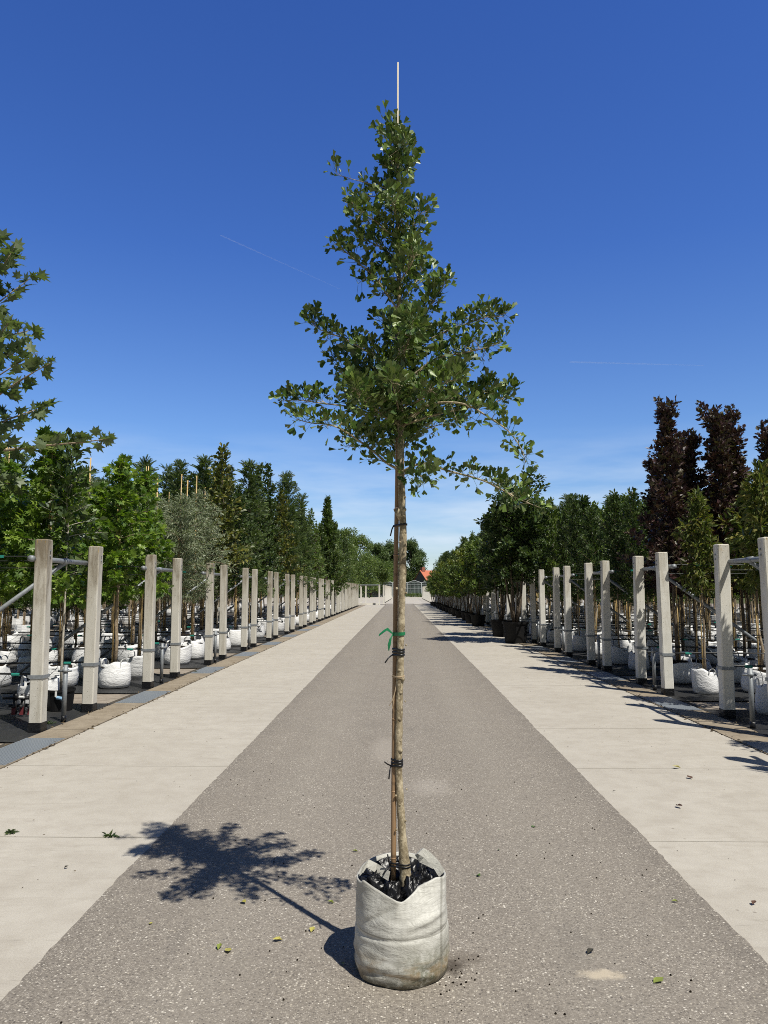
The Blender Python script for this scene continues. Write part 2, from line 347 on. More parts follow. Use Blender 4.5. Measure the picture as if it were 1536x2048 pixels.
M['tie'] = mat('black_rubber_tie', (.012,.012,.013), .4)
M['raffia'] = mat('raffia', (.55,.42,.27), .7)
M['ribbon'] = mat('green_ribbon', (.015,.19,.075), .3)
M['blackpipe'] = mat('black_pipe', (.015,.015,.016), .45)
M['wire'] = mat('dark_wire', (.05,.055,.055), .5, .5)
M['teal'] = mat('teal_fitting', (.02,.22,.17), .45)
M['blue'] = mat('pale_blue_plastic', (.30,.50,.70), .4)
M['red'] = mat('dark_red_plastic', (.16,.03,.035), .5)
M['white'] = mat('white_paint', (.78,.78,.76), .5)
M['cut'] = mat('cut_wood', (.55,.36,.24), .8)
GAIN = dict(feathery_leaf=1.7, dark_leaf=1.15, olive_leaf=1.4, mid_green_leaf=1.25, sweetgum_leaf=1.2, far_tree_leaf=1.35, purple_leaf=1.25, narrow_bronze_leaf=1.25)
def m_leaf(name, a, b, c, trans=.22, rough=.42, back=None):
    k_ = GAIN.get(name, 1); a, b, c = [tuple(min(.6,v*k_) for v in q) for q in (a,b,c)]
    m = mat(name, rough=rough, spec=.5); n = N(m); i = n.island()
    col = n.ramp(i, [(0,a),(.55,b),(1,c)])
    if back:
        g = n.n.new('ShaderNodeNewGeometry'); col = n.mix(g.outputs['Backfacing'], col, back)
    n.color(col); tr = n.n.new('ShaderNodeBsdfTranslucent')
    n.l.new(n.mix(1.0, col, (1.5,1.7,.55), 'MULTIPLY'), tr.inputs['Color'])
    ms = n.n.new('ShaderNodeMixShader'); ms.inputs[0].default_value = trans; n.l.new(n.b.outputs[0], ms.inputs[1]); n.l.new(tr.outputs[0], ms.inputs[2])
    n.l.new(ms.outputs[0], n.n['Material Output'].inputs['Surface']); return m
M['l_ginkgo'] = m_leaf('ginkgo_leaf', (.034,.072,.015), (.078,.142,.026), (.22,.30,.065), .13, .40, (.11,.15,.04))
M['l_plane'] = m_leaf('plane_leaf', (.045,.075,.020), (.085,.130,.026), (.16,.21,.05), .25, .47, (.13,.17,.08))
M['l_gum'] = m_leaf('sweetgum_leaf', (.055,.105,.016), (.105,.175,.022), (.20,.27,.04), .28, .47)
M['l_silver'] = m_leaf('silver_leaf', (.14,.175,.10), (.25,.29,.18), (.40,.43,.32), .15, .55)
M['l_olive'] = m_leaf('olive_leaf', (.040,.055,.014), (.075,.090,.020), (.17,.15,.03), .2, .47)
M['l_feather'] = m_leaf('feathery_leaf', (.030,.050,.016), (.050,.078,.022), (.095,.120,.034), .2, .5)
M['l_dark'] = m_leaf('dark_leaf', (.025,.048,.016), (.048,.080,.022), (.09,.125,.035), .2, .47)
M['l_mid'] = m_leaf('mid_green_leaf', (.050,.085,.020), (.085,.130,.028), (.15,.19,.05), .25, .47)
M['l_yellow'] = m_leaf('light_green_leaf', (.085,.120,.024), (.14,.18,.032), (.24,.25,.06), .28, .47)
M['l_purple'] = m_leaf('purple_leaf', (.028,.013,.015), (.058,.027,.027), (.070,.066,.032), .12, .47)
M['l_peach'] = m_leaf('narrow_bronze_leaf', (.055,.080,.018), (.10,.125,.026), (.19,.17,.05), .22, .47)
M['l_far'] = m_leaf('far_tree_leaf', (.040,.070,.022), (.068,.105,.032), (.12,.155,.055), .2, .5)

# ------------------------------------------------------------------ leaf shapes (base at 0, tip along +Y, unit length)
def leaf_oval(w=.30, fold=.10, droop=-.12):
    v = [(0,0,0),(-w*.8,.28,fold),(-w,.58,fold*.9),(0,1,droop),(w,.58,fold*.9),(w*.8,.28,fold)]
    return np.array(v), [(0,3,2,1),(0,5,4,3)]
def leaf_lobed():
    half = [(.30,-.06),(.20,.12),(.60,.24),(.30,.40),(.40,.74),(.12,.62)]
    o = [(0,0)] + half + [(0,1)] + [(-x,y) for x,y in half[::-1]]
    v = [(0,.36,-.03)] + [(x, y, .16*abs(x) - .22*y*y) for x, y in o]; n = len(o)
    return np.array(v), [(0, 1+i, 1+(i+1)%n) for i in range(n)]
def leaf_frond(k=7, lw=.07, ll=.30):
    v = [(-.012,0,0),(.012,0,0),(.006,1,-.25),(-.006,1,-.25)]; f = [(0,1,2,3)]
    for i in range(k):
        t = .18 + .8*i/(k-1); z = -.25*t*t; L = ll*(1 - .55*abs(t-.45))
        for s in (-1,1):
            b = len(v); v += [(0,t,z),(s*L*.55,t+.10-lw,z-.03),(s*L,t+.20,z-.10),(s*L*.5,t+.12+lw,z+.01)]; f.append((b,b+1,b+2,b+3) if s>0 else (b,b+3,b+2,b+1))
    return np.array(v), f
def leaf_tuft(rs, k=9):                      # a small spray of leaves for far crowns
    v = []; f = []
    for i in range(k):
        d = rs.normal(size=3); d /= np.linalg.norm(d); q = np.cross(d, rs.normal(size=3)); q /= np.linalg.norm(q); c = d*rs.uniform(.1,.6); b = len(v)
        v += [c, c+d*.25+q*.13, c+d*.5, c+d*.25-q*.13]; f.append((b,b+1,b+2,b+3))
    return np.array(v), f
def leaf_fan(rs):
    n = 8; half = rs.uniform(.34,.80); notch = rs.uniform(.58,.92); pet = rs.uniform(.8,1.35)
    v = [(-.032,0,0),(.032,0,0),(.022,pet,0),(-.022,pet,0),(0,pet-.02,0)]; f = [(0,1,2,3)]
    cup = rs.uniform(.3,1.0); curl = rs.uniform(-.45,.35)
    for i in range(n+1):
        a = -half + 2*half*i/n; r = 1.0*(notch if i == n//2 else 1) * (1 + rs.uniform(-.07,.05)) * (1 - .10*(abs(a)/half)**3)
        v.append((r*math.sin(a), pet + r*math.cos(a), cup*abs(math.sin(a))**1.3 + curl*r*.5 + rs.uniform(-.03,.03)))
    f += [(4,5+i+1,5+i) for i in range(n)]
    return np.array(v), f
def place_leaves(mb, shapes, P, D, U, s, rs):
    P = np.array(P); D = np.array(D); U = np.array(U); s = np.array(s)
    if len(P) == 0: return
    D = D/np.linalg.norm(D,axis=1)[:,None]; X = np.cross(D, U); X /= (np.linalg.norm(X,axis=1)[:,None]+1e-9); Z = np.cross(X, D)
    which = rs.randint(0, len(shapes), len(P))
    for k, (lv, lf) in enumerate(shapes):
        idx = np.nonzero(which == k)[0]
        if len(idx) == 0: continue
        V = P[idx][:,None,:] + s[idx][:,None,None]*(lv[None,:,0:1]*X[idx][:,None,:] + lv[None,:,1:2]*D[idx][:,None,:] + lv[None,:,2:3]*Z[idx][:,None,:])
        m = len(lv); b = len(mb.v); mb.v.extend(map(tuple, V.reshape(-1,3)))
        for j in range(len(idx)): mb.f.extend([tuple(i+b+j*m for i in f) for f in lf])
    mb.mi = [0]*len(mb.f)

def crown(seed, h0, h1, Rad, prof, nlat, sp, per, shapes, ls, el=(.1,.9), droop=-.25, up=.35, tw=.12, leaders=1, spread=0, stem=None, lw=.012, nz=.7, stemr=.022, bark='bark', base=.12, hang=0.0):
    """limbs + leaves: returns (limb MB, leaf MB); trunk starts at z = base"""
    rs = np.random.RandomState(seed); wood = MB(); lf = MB(); P=[]; D=[]; U=[]; Sz=[]
    for q in range(leaders):
        a0 = 2*math.pi*q/leaders + rs.uniform(-.4,.4); off = np.array([math.cos(a0), math.sin(a0), 0])*spread if leaders > 1 else np.zeros(3)
        top = h1 * (1 if q == 0 else rs.uniform(.78,.97)); nn = 9; ax = []
        for j in range(nn):
            t = j/(nn-1); wob = rs.normal(size=3)*.018*(t>0); wob[2] = 0
            ax.append(off*(.12 + 1.1*t**.8) + wob + np.array([0,0,base+(top-base)*t]))
        ax = np.array(ax); wood.tube(ax, [max(.004, stemr*(1-.88*(j/(nn-1)))) for j in range(nn)], 7)
        def axis(z): return np.array([np.interp(z, ax[:,2], ax[:,i]) for i in range(3)])
        nl = nlat//leaders
        for i in range(nl):
            t = (i+rs.uniform(0,1))/nl; z = h0+(top-h0)*t; L = Rad*prof(t)*rs.uniform(.55,1.12)
            az = 2.39996*i + rs.uniform(-.5,.5); e = el[0]+(el[1]-el[0])*t+rs.uniform(-.2,.2)
            d = np.array([math.cos(az)*math.cos(e), math.sin(az)*math.cos(e), math.sin(e)]); p = axis(z); pts = [p]
            for j in range(5):
                p = p + d*L/5; pts.append(p); d = d + np.array([0,0,droop/5]) + rs.normal(size=3)*.06; d /= np.linalg.norm(d)
            pts = np.array(pts); wood.tube(pts, [max(.0022, lw*(.35+.5*L)*(1-.8*j/5)) for j in range(6)], 4, False)
            k = max(2, int(L/sp))
            for j in range(k):
                u = .1 + .9*(j+rs.uniform(0,1))/k; x = u*5; a = min(4, int(x)); c = pts[a]+(pts[a+1]-pts[a])*(x-a); dd = pts[a+1]-pts[a]; dd = dd/(np.linalg.norm(dd)+1e-9)
                for g in range(per):
                    r = rs.normal(size=3); r /= np.linalg.norm(r); o = r*tw*rs.uniform(.1,1)**.7*(1.1-.5*u) ; 
                    P.append(c+o); D.append(dd*.55+r*.75+np.array([0,0,up-hang])); U.append(np.array([0,0,1])*nz+rs.normal(size=3)*.5+np.array([.15,-.2,0])); Sz.append(ls*rs.uniform(.65,1.2))
        for j in range(8*per):      # leader tip
            z = top - (top-h0)*.16*rs.uniform(0,1); r = rs.normal(size=3); r /= np.linalg.norm(r)
            P.append(axis(z)+r*.05); D.append(r*.7+np.array([0,0,.6])); U.append(rs.normal(size=3)+np.array([0,-.3,.8])); Sz.append(ls*rs.uniform(.6,1))
    place_leaves(lf, shapes, P, D, U, Sz, rs)
    return wood, lf
OV, LANCE, NARROW, LOB, FRD = [leaf_oval()], [leaf_oval(.16,.05,-.25)], [leaf_oval(.11,.03,-.2)], [leaf_lobed()], [leaf_frond()]
OVB = [leaf_oval(.36,.12,-.1), leaf_oval(.27,.05,-.2)]
cone = lambda t: (1.05-t)**.75
dome = lambda t: max(.15, math.sin(math.pi*min(1,(t*.86+.16)))**.7)
colm = lambda t: (.9 if t < .55 else .9-.75*(t-.55)/.45) * (.6+.4*min(1,t*5))
tier = lambda t: max(.12, (1-t)**.6 * (.8+.2*math.sin(t*20)))

# ------------------------------------------------------------------ ground, road, paving
MB().add([(-3000,-60,-.05),(3000,-60,-.05),(3000,5000,-.05),(-3000,5000,-.05)], [(0,1,2,3)]).build('ground', M['earth'])['kind'] = 'structure'
b = MB()
for s in (-1,1):
    xs = (3.98, 60) if s > 0 else (-60, -3.98); b.add([(xs[0],-6,-.02),(xs[1],-6,-.02),(xs[1],88,-.02),(xs[0],88,-.02)], [(0,1,2,3)])
tag(b.build('bed_floor', M['bed']), kind='structure')
rs0 = np.random.RandomState(3)
b = MB(); ys = np.arange(-2, 86.01, .05); L = []; Rr = []
for y in ys:
    j = .012*noise.noise((y*1.1,0,0)) + .010*noise.noise((y*7,4,0)) + .012*noise.noise((y*16,2,0)); k = .012*noise.noise((y*1.1,9,0)) + .010*noise.noise((y*7,14,0)) + .012*noise.noise((y*16,12,0)); fr = 1 if y < 30 else .3
    L.append((-1.515+j*fr, y, .005)); Rr.append((1.53+k*fr, y, .005))
nn = len(ys)
vs = L + Rr + [(x-.004,y,-.004) for x,y,z in L] + [(x+.004,y,-.004) for x,y,z in Rr]
b.add(vs, [(i,nn+i,nn+i+1,i+1) for i in range(nn-1)] + [(2*nn+i,i,i+1,2*nn+i+1) for i in range(nn-1)] + [(nn+i,3*nn+i,3*nn+i+1,nn+i+1) for i in range(nn-1)])
tag(b.build('road', M['asphalt']), kind='structure')
b = MB(); yj = [4.871+1.913*k for k in range(-4, 40)]
for s in (-1,1):
    for k in range(len(yj)-1):
        y0, y1 = yj[k]+.005, yj[k+1]-.005 ; y0 += 0 if s < 0 else .002
        if y1 > 82: break
        x0, x1 = (1.47, 3.47) if s > 0 else (-3.47, -1.47); e = rs0.uniform(-.0012,.0012)
        b.box(x0, x1, y0, y1, -.03, 0+e)
tag(b.build('pavement', M['concrete']), kind='structure')
b = MB(); b.add([(-1.6,-3,-.012),(1.6,-3,-.012),(1.6,90,-.012),(-1.6,90,-.012)],[(0,1,2,3)])
for s in (-1,1):
    x0, x1 = (3.4, 4.05) if s > 0 else (-4.05,-3.4); b.add([(x0,-3,-.013),(x1,-3,-.013),(x1,88,-.013),(x0,88,-.013)],[(0,1,2,3)])
    x0, x1 = (1.4, 3.5) if s > 0 else (-3.5,-1.4); b.add([(x0,-3,-.016),(x1,-3,-.016),(x1,90,-.016),(x0,90,-.016)],[(0,1,2,3)])
tag(b.build('sub_base', M['joint']), kind='structure')
b = MB(); b.add([(-30,81.7,-.002),(-1.6,81.7,-.002),(-1.6,86,-.002),(-30,86,-.002)],[(0,1,2,3)]); b.add([(1.6,81.7,-.002),(30,81.7,-.002),(30,86,-.002),(1.6,86,-.002)],[(0,1,2,3)])
b.add([(-30,86,-.002),(30,86,-.002),(30,167,-.002),(-30,167,-.002)],[(0,1,2,3)])
tag(b.build('yard', M['yard']), kind='structure')
# gutter: two low concrete lips with a channel of slabs between them
b = MB()
for s in (-1,1):
    for k in range(48):
        y0 = -2+1.75*k; e = rs0.uniform(-.003,.003); x0, x1 = (3.487, 3.915) if s > 0 else (-3.915,-3.487)
        b.box(x0, x1, y0, y0+1.743, -.03, .003+e)
tag(b.build('gutter', M['gutter']), kind='structure')

# ------------------------------------------------------------------ concrete posts with their pipe frames
LP = [(8.45+3.67*k, 1.35) for k in range(18)]
RP = [(8.22+3.27*k, 1.28) for k in range(-1, 24)]
PW, PH = .073, 2.12
def make_post(material, seed, name='concrete_post'):
    root = empty(name, (0,0,0), 'x', 'post', 'concrete posts along the road'); c = .012
    o = [(-PW+c,-PW),(PW-c,-PW),(PW,-PW+c),(PW,PW-c),(PW-c,PW),(-PW+c,PW),(-PW,PW-c),(-PW,-PW+c)]
    sh = MB(); zs_ = [.095] + [.16+.093*q for q in range(21)] + [PH-.012, PH]; nz_ = len(zs_); vv = []
    for q, z in enumerate(zs_):
        k = .86 if q == nz_-1 else 1
        for x, y in o:
            j = 0 if q in (0, nz_-1) else .0022*noise.noise((x*40+seed*5, y*40, z*6)) - (.010*max(0, noise.noise((x*30+seed*9, y*30, z*9))-.28))
            vv.append((x*k*(1+j/PW), y*k*(1+j/PW), z + (.004*noise.noise((x*30, y*30, seed)) if q == nz_-1 else 0)))
    sh.add(vv, [(q*8+i,q*8+(i+1)%8,(q+1)*8+(i+1)%8,(q+1)*8+i) for q in range(nz_-1) for i in range(8)] + [tuple(range(7,-1,-1)), tuple(range((nz_-1)*8,nz_*8))])
    sh.build('shaft', material, root)
    MB().prism([(x*1.04,y*1.04) for x,y in o], -.02, .1).build('base_sleeve', M['plastic'], root)
    bd = MB()
    for s in (-1,1):
        bd.box(-PW-.006,PW+.006, s*(PW+.004)-.004, s*(PW+.004)+.004, .575,.615); bd.box(s*(PW+.004)-.004, s*(PW+.004)+.004, -PW-.001, PW+.001, .577,.613)
    bd.box(-PW-.05,-PW-.008,-.02,.02,.58,.61)
    bd.build('band', M['galv'], root)
    for z in (1.99,1.93): MB().tube([(PW,0,z),(PW+.012,0,z)], .011, 8).build('bolt', M['galv'], root)
    return root
protoL = [make_post(M['post_old'], q) for q in range(4)]; protoR = [make_post(M['post_new'], q+10) for q in range(4)]
used = set()
def put_post(protos_, x, y, label, far=False, mirror=False):
    proto = protos_[len(used) % 4 if len(used) < 4 else random.randrange(4)] if not any(p.name not in used for p in protos_) else next(p for p in protos_ if p.name not in used)
    if proto.name not in used: used.add(proto.name); o = proto
    else: o = copy_tree(proto, None, ('bolt','band') if far else ())
    o.location = (x, y, 0); o.rotation_euler.z = math.pi if mirror else 0
    o.rotation_euler.x = random.uniform(-.008,.008); o.rotation_euler.y = random.uniform(-.011,.011)
    o['label'] = label; return o
PX = 4.0
for side, PP, proto in ((-1,LP,protoL),(1,RP,protoR)):
    nm = 'left' if side < 0 else 'right'; i = 0
    for k, (y, g) in enumerate(PP):
        for q in (0,1):
            if side > 0 and k == 0 and q == 0: continue
            i += 1; yy = y+q*g
            put_post(proto, side*PX+random.uniform(-.02,.02), yy+random.uniform(-.05,.05), f"{'weathered' if side<0 else 'pale'} square concrete post, {words(i)} from the camera on the {nm} side", yy > 40, side > 0)
        # pipe frame: cross pipe joining the pair, brace running down into the bed
        if y > 62: continue
        fr = empty('pipe_support', (side*(PX+.10), y+g/2, 0), f"grey steel cross pipe with sloping brace, on the {words(k+1)} pair of {nm} posts", 'pipe support', f'pipe supports on the {nm} posts')
        MB().tube([(0,-g/2-.16,1.9),(0,g/2+.16,1.9)], .030, 10).build('cross_pipe', M['galv'], fr, smooth=True)
        MB().tube([(0,-g/2-.19,1.9),(0,-g/2-.13,1.9)], .036, 10).build('end_cap', M['galv'], fr, smooth=True)
        MB().tube([(0,-.06,1.9),(0,.06,1.9)], .039, 10).build('clamp', M['galv'], fr, smooth=True)
        MB().tube([(0,0,1.88),(side*2.6,.02,-.02)], .027, 10).build('brace', M['galv'], fr, smooth=True)
# posts of the far rows past the yard
j = 0
for side in (-1,1):
    for k in range(16):
        j += 1; y = 90+2.6*k
        put_post(protoR, 3.75+.02*k if side > 0 else -1.75+.02*k, y+3, f"white concrete post in the far {'left' if side<0 else 'right'} row past the yard, {words(k+1)} from the front", True)

# black sheeting under each pair, steel grates in the gutter between pairs, riser pipes and irrigation lines
def wavy(b, x0, x1, y0, y1, z, s):
    nx, ny = 26, 8; vs = []
    for i in range(nx+1):
        for jj in range(ny+1):
            x = x0+(x1-x0)*i/nx; y = y0+(y1-y0)*jj/ny
            vs.append((x, y+(.03*noise.noise((x*1.3,y,3)) if jj in (0,ny) else 0), z+.010*noise.noise((x*1.7,y*2.1,s))*(0 if jj in (0,ny) else 1)))
    b.add(vs, [(i*(ny+1)+jj,(i+1)*(ny+1)+jj,(i+1)*(ny+1)+jj+1,i*(ny+1)+jj+1) for i in range(nx) for jj in range(ny)])
b = MB()
for side, PP in ((-1,LP),(1,RP)):
    for k, (y, g) in enumerate(PP):
        xa, xb = (3.925, 24) if side > 0 else (-24,-3.925); wavy(b, xa, xb, y-.62, y+g+(.66 if side < 0 else .62), -.004+.0, k*3.7+side)
tag(b.build('ground_cloth', M['cloth'], smooth=True), kind='structure')
gi = {-1:0, 1:0}
for side, PP in ((-1,LP),(1,RP)):
    for k, (y, g) in enumerate(PP):
        if y > 36: break
        y0 = y-1.62 if side < 0 else y-1.45; gi[side] += 1; xa, xb = (3.515,3.90) if side > 0 else (-3.90,-3.515)
        gr = empty('drain_grate', ((xa+xb)/2, y0+.55, 0), f"grey patterned steel drain plate, {words(gi[side])} from the camera in the {'left' if side<0 else 'right'} gutter", 'drain cover', 'steel drain plates')
        hw = (xb-xa)/2; MB().box(-hw,hw,-.6,.6,.002,.0095).build('plate', M['grate'], gr)
        fb = MB(); fb.box(-hw-.012,-hw-.001,-.61,.61,.002,.0085); fb.box(hw+.001,hw+.012,-.61,.61,.002,.0085); fb.build('frame', M['bgrate'], gr)

risers = {}
def riser(x, y, label):
    r = empty('riser_pipe', (x,y,0), label, 'pipe', 'steel riser pipes')
    MB().tube([(0,0,.07),(0,0,.66)], .027, 10).build('pipe', M['galv'], r, smooth=True)
    MB().tube([(0,0,-.01),(0,0,.07)], .031, 10).build('foot_sleeve', M['plastic'], r, smooth=True)
    c = MB(); c.tube([(0,0,.575),(0,0,.61)], .037, 10); c.tube([(-.09,0,.59),(.07,0,.59)], .013, 8); c.build('clamp', M['galv'], r, smooth=True)
    return r
for side, PP in ((-1,LP),(1,RP)):
    nm = 'left' if side < 0 else 'right'
    for k, (y, g) in enumerate(PP):
        if y < 7 or y > 34: continue
        first = risers.get(side); yy = y+g*.42; lab = f"grey steel riser pipe standing between the {words(k+1 if side<0 else k)} pair of {nm} posts"
        if first is None: risers[side] = riser(side*3.985, yy, lab)
        else:
            c = copy_tree(first); c.location = (side*3.985, yy, 0); c['label'] = lab
        # irrigation mains along the tree rows: black pipe hung at 0.58 m with drip hoses down to the bags
        for q in (0,1):
            ry = y+q*g+.19; X1 = 7+.5*max(0,(y-8))*.5; X1 = min(13, X1)
            ir = empty('irrigation_pipe', (side*4.0, ry, 0), f"thin black irrigation pipe running into the bed at the {words(2*k+1+q if side<0 else 2*k-1+q)} {nm} post", 'irrigation pipe', 'irrigation pipes')
            pts = [(side*x, .012*math.sin(x*3+k), .585+.012*math.sin(x*1.9+q)) for x in np.arange(0, X1-4+.01, .3)]
            MB().tube(pts, .0115, 6).build('pipe', M['blackpipe'], ir, smooth=True)
            x = .5
            while x < X1-4:
                e = random.uniform(-.18,.18)
                if yy < 24: MB().tube([(side*x,0,.58),(side*(x+.03),-.05,.5),(side*(x+.08+e*.5),-.13,.40),(side*(x+.12+e),-.16,.36)], .004, 4).build('drip_hose', M['blackpipe'], ir)
                x += random.uniform(.38,.6) if yy < 15 else random.uniform(.7,1.1)
            x = .35
            while x < X1-4 and yy < 24: MB().tube([(side*x,0,.588),(side*(x+.09),0,.588)], .017, 6).build('fitting', M['teal'], ir); x += random.uniform(1.0,1.9)
            wr = empty('support_wire', (side*4.05, y+q*g, 0), f"dark support wires at head height into the bed from the {words(2*k+1+q if side<0 else 2*k-1+q)} {nm} post", 'wire', 'support wires')
            t = MB(); t.tube([(0,0,1.93),(side*(X1-2),0,1.93)], .006, 4); t.build('top_wire', M['wire'], wr)
            t = MB(); t.tube([(0,.05,1.80),(side*(X1-2),.05,1.80)], .004, 4); t.build('lower_wire', M['wire'], wr)
            x = .5
            while x < X1-4 and yy < 20: MB().box(side*x-.05, side*x+.05, -.006,.006,1.915,1.945).build('tree_tie', M['teal'], wr); x += random.uniform(.8,1.3)

# ------------------------------------------------------------------ nursery trees in white bags
def bag_mesh(seed, r=.27, h=.40):
    n = 40; rs = np.random.RandomState(seed); sq = rs.uniform(.05,.14); ph = rs.uniform(0,6); el_ = rs.uniform(.0,.10); lx, ly = rs.uniform(-.12,.12,2)
    prof = [(r*.55,.0),(r*.93,.004),(r*1.03,.05),(r*1.07,.13),(r*1.06,.22),(r*1.0,.30),(r*.96,.36),(r*.93,h),(r*.89,h-.004),(r*.86,h-.07)]
    def fn(a, j, rr, z):
        k = 1 + sq*math.cos(4*a+ph)*.4 + .045*noise.noise((math.cos(a)*1.8,math.sin(a)*1.8,z*8+seed)) + .012*noise.noise((math.cos(a)*3.6,math.sin(a)*3.6,z*20+seed))
        zz = z + (.035*noise.noise((math.cos(a)*1.6,math.sin(a)*1.6,seed+7.0)) if j >= 6 else 0)
        k *= 1 + el_*math.cos(2*a+ph*2)*(.4+z/h); return (rr*k*math.cos(a)+lx*z*z/h, rr*k*math.sin(a)+ly*z*z/h, zz*(1+.10*math.cos(a+ph)))
    return MB().lathe(prof, n, fn, (True, False))
def add_bag(root, seed, r=.27, h=.40):
    bg_ = bag_mesh(seed, r, h).build('grow_bag', M['bag'], root, smooth=True); rs = np.random.RandomState(seed+50)
    def fs(a, j, rr, z): return (rr*math.cos(a), rr*math.sin(a), z+.03*noise.noise((rr*math.cos(a)*9,rr*math.sin(a)*9,seed)))
    MB().lathe([(r*.88,h-.05),(r*.6,h-.02),(r*.3,h-.005),(.01,h)], 20, fs, (False, True)).build('soil', M['soil'], root, smooth=True)
    for s in (0,1):
        a = rs.uniform(0,6.28) if s == 0 else a+math.pi+rs.uniform(-.5,.5); hb = MB(); c = Vector((math.cos(a),math.sin(a),0)); t = Vector((-math.sin(a),math.cos(a),0))
        lean = rs.uniform(-.05,.04); hh = rs.uniform(.10,.17); wd = rs.uniform(.07,.10)
        pts = [c*(r*.90+lean*math.sin(math.pi*u)) + t*(wd*math.cos(math.pi*u)) + Vector((0,0,h-.05+hh*math.sin(math.pi*u)**.7)) for u in np.linspace(0,1,11)]
        hb.strip(pts, .035, c*.9+Vector((0,0,.25))); hb.build('handle', M['strap'], bg_)
def add_canes(root, seed, h1, n=1):
    rs = np.random.RandomState(seed)
    for q in range(n):
        a = rs.uniform(0,6.28); x, y = .045*math.cos(a), .045*math.sin(a)
        MB().tube([(x,y,.30),(x*.9+rs.uniform(-.02,.02),y*.9,h1*.5),(x*.8+rs.uniform(-.03,.03),y*.8,h1)], [.016,.014,.008], 6).build('bamboo_cane', M['cane'], root, smooth=True)
    for z in (.62,1.0,1.4,1.8): MB().tube([(x*.5+.045*math.cos(c),y*.5+.045*math.sin(c),z+.004*math.sin(c*2)) for c in np.linspace(0,2*math.pi,9)], .006, 4).build('tie', M['tie'], root)
SPEC = {}
def species(key, desc, leafmat, variants, bark='bark', cane=(0,0), bag=(.27,.40), cat='tree'):
    SPEC[key] = dict(desc=desc, protos=[], cat=cat)
    for i, kw in enumerate(variants):
        root = empty('nursery_tree', (0,0,-500), 'x', cat)
        wood, lf = crown(**kw); wood.build('trunk', M[bark], root, smooth=True); lf.build('crown', M[leafmat], root)
        add_bag(root, kw['seed'], *bag)
        if cane[0]: add_canes(root, kw['seed']+9, cane[1]*random.uniform(.92,1.05), cane[0])
        SPEC[key]['protos'].append(root)
def V(seeds, **kw): return [dict(seed=s, **kw) for s in seeds]
B = dict(base=.33)
species('plane', 'tall large-leaved plane tree', 'l_plane', V([11], h0=2.75, h1=6.0, Rad=1.75, prof=lambda t: max(.2,(1-t)**.55), nlat=29, sp=.085, per=3, shapes=LOB, ls=.165, el=(.15,1.0), droop=-.1, tw=.14, stemr=.045, lw=.02, hang=.25, **B), 'bark', (1,2.6))
species('gum', 'bright green lobed-leaf tree', 'l_gum', V([21,22,23,24], h0=1.7, h1=4.0, Rad=.84, prof=lambda t: max(.2,(1.02-t)**.5), nlat=50, sp=.055, per=4, shapes=LOB, ls=.118, el=(.0,1.0), droop=-.3, tw=.13, stemr=.038, hang=.45, **B), 'bark', (3,4.35))
species('silver', 'silver narrow-leaved tree', 'l_silver', V([31,32], h0=1.45, h1=3.75, Rad=.85, prof=dome, nlat=62, sp=.040, per=7, shapes=NARROW, ls=.095, el=(.2,.9), droop=-.9, tw=.11, stemr=.034, hang=.3, **B), 'bark', (2,4.3))
species('olive', 'dark olive broadleaf tree', 'l_olive', V([41,42], h0=1.9, h1=5.4, Rad=.95, prof=cone, nlat=60, sp=.060, per=5, shapes=OVB, ls=.125, el=(.1,.9), droop=-.2, tw=.14, stemr=.035, hang=.15, **B), 'darkbark', (2,3.2))
species('feather', 'feathery dark green tree', 'l_feather', V([51,52], h0=1.5, h1=6.0, Rad=.95, prof=lambda t: max(.14,(1-t)**.42)*(.8+.2*math.sin(t*23)), nlat=78, sp=.085, per=3, shapes=FRD, ls=.24, el=(.2,.9), droop=-.2, tw=.11, stemr=.035, **B), 'bark', (2,3.0))
species('dark', 'dense dark green tree', 'l_dark', V([61,62,63], h0=1.6, h1=4.3, Rad=.68, prof=dome, nlat=60, sp=.048, per=6, shapes=OVB, ls=.095, el=(.2,1.0), droop=-.15, tw=.13, stemr=.026, **B), 'bark', (2,2.6))
species('mid', 'mid green leafy tree', 'l_mid', V([71,72], h0=1.5, h1=4.2, Rad=.75, prof=dome, nlat=58, sp=.055, per=5, shapes=OVB, ls=.10, el=(.3,1.1), droop=-.2, tw=.14, stemr=.032, **B), 'palebark', (2,2.5))
species('purple', 'columnar dark purple maple', 'l_purple', V([81,82,83], h0=1.75, h1=5.0, Rad=.76, prof=lambda t: (1.5-t*1.5)*(.85+.15*math.sin(t*17)) if t < .5 else (.75-.25*(t-.5))*(.8+.2*math.sin(t*21)), nlat=84, sp=.046, per=6, shapes=LOB+OVB, ls=.095, el=(.3,1.1), droop=.1, tw=.11, stemr=.034, **B), 'darkbark', (1,2.6))
species('peach', 'bronze-tinted narrow-leaved tree', 'l_peach', V([91,92], h0=1.85, h1=3.6, Rad=.55, prof=dome, nlat=52, sp=.050, per=5, shapes=LANCE, ls=.145, el=(.2,1.0), droop=-.3, tw=.12, stemr=.030, hang=.6, **B), 'bark', (1,2.4))
species('talldark', 'tall dark green tree', 'l_dark', V([64,65], h0=1.8, h1=6.1, Rad=.85, prof=cone, nlat=80, sp=.060, per=5, shapes=OVB, ls=.12, el=(.2,1.1), droop=-.1, tw=.14, stemr=.035, **B), 'bark')
species('tallmid', 'tall mid green tree', 'l_mid', V([74,75], h0=1.5, h1=6.0, Rad=.85, prof=lambda t: max(.12,(1-t)**.6), nlat=70, sp=.065, per=5, shapes=OVB, ls=.12, el=(.3,1.1), droop=-.2, tw=.15, stemr=.035, **B), 'palebark')
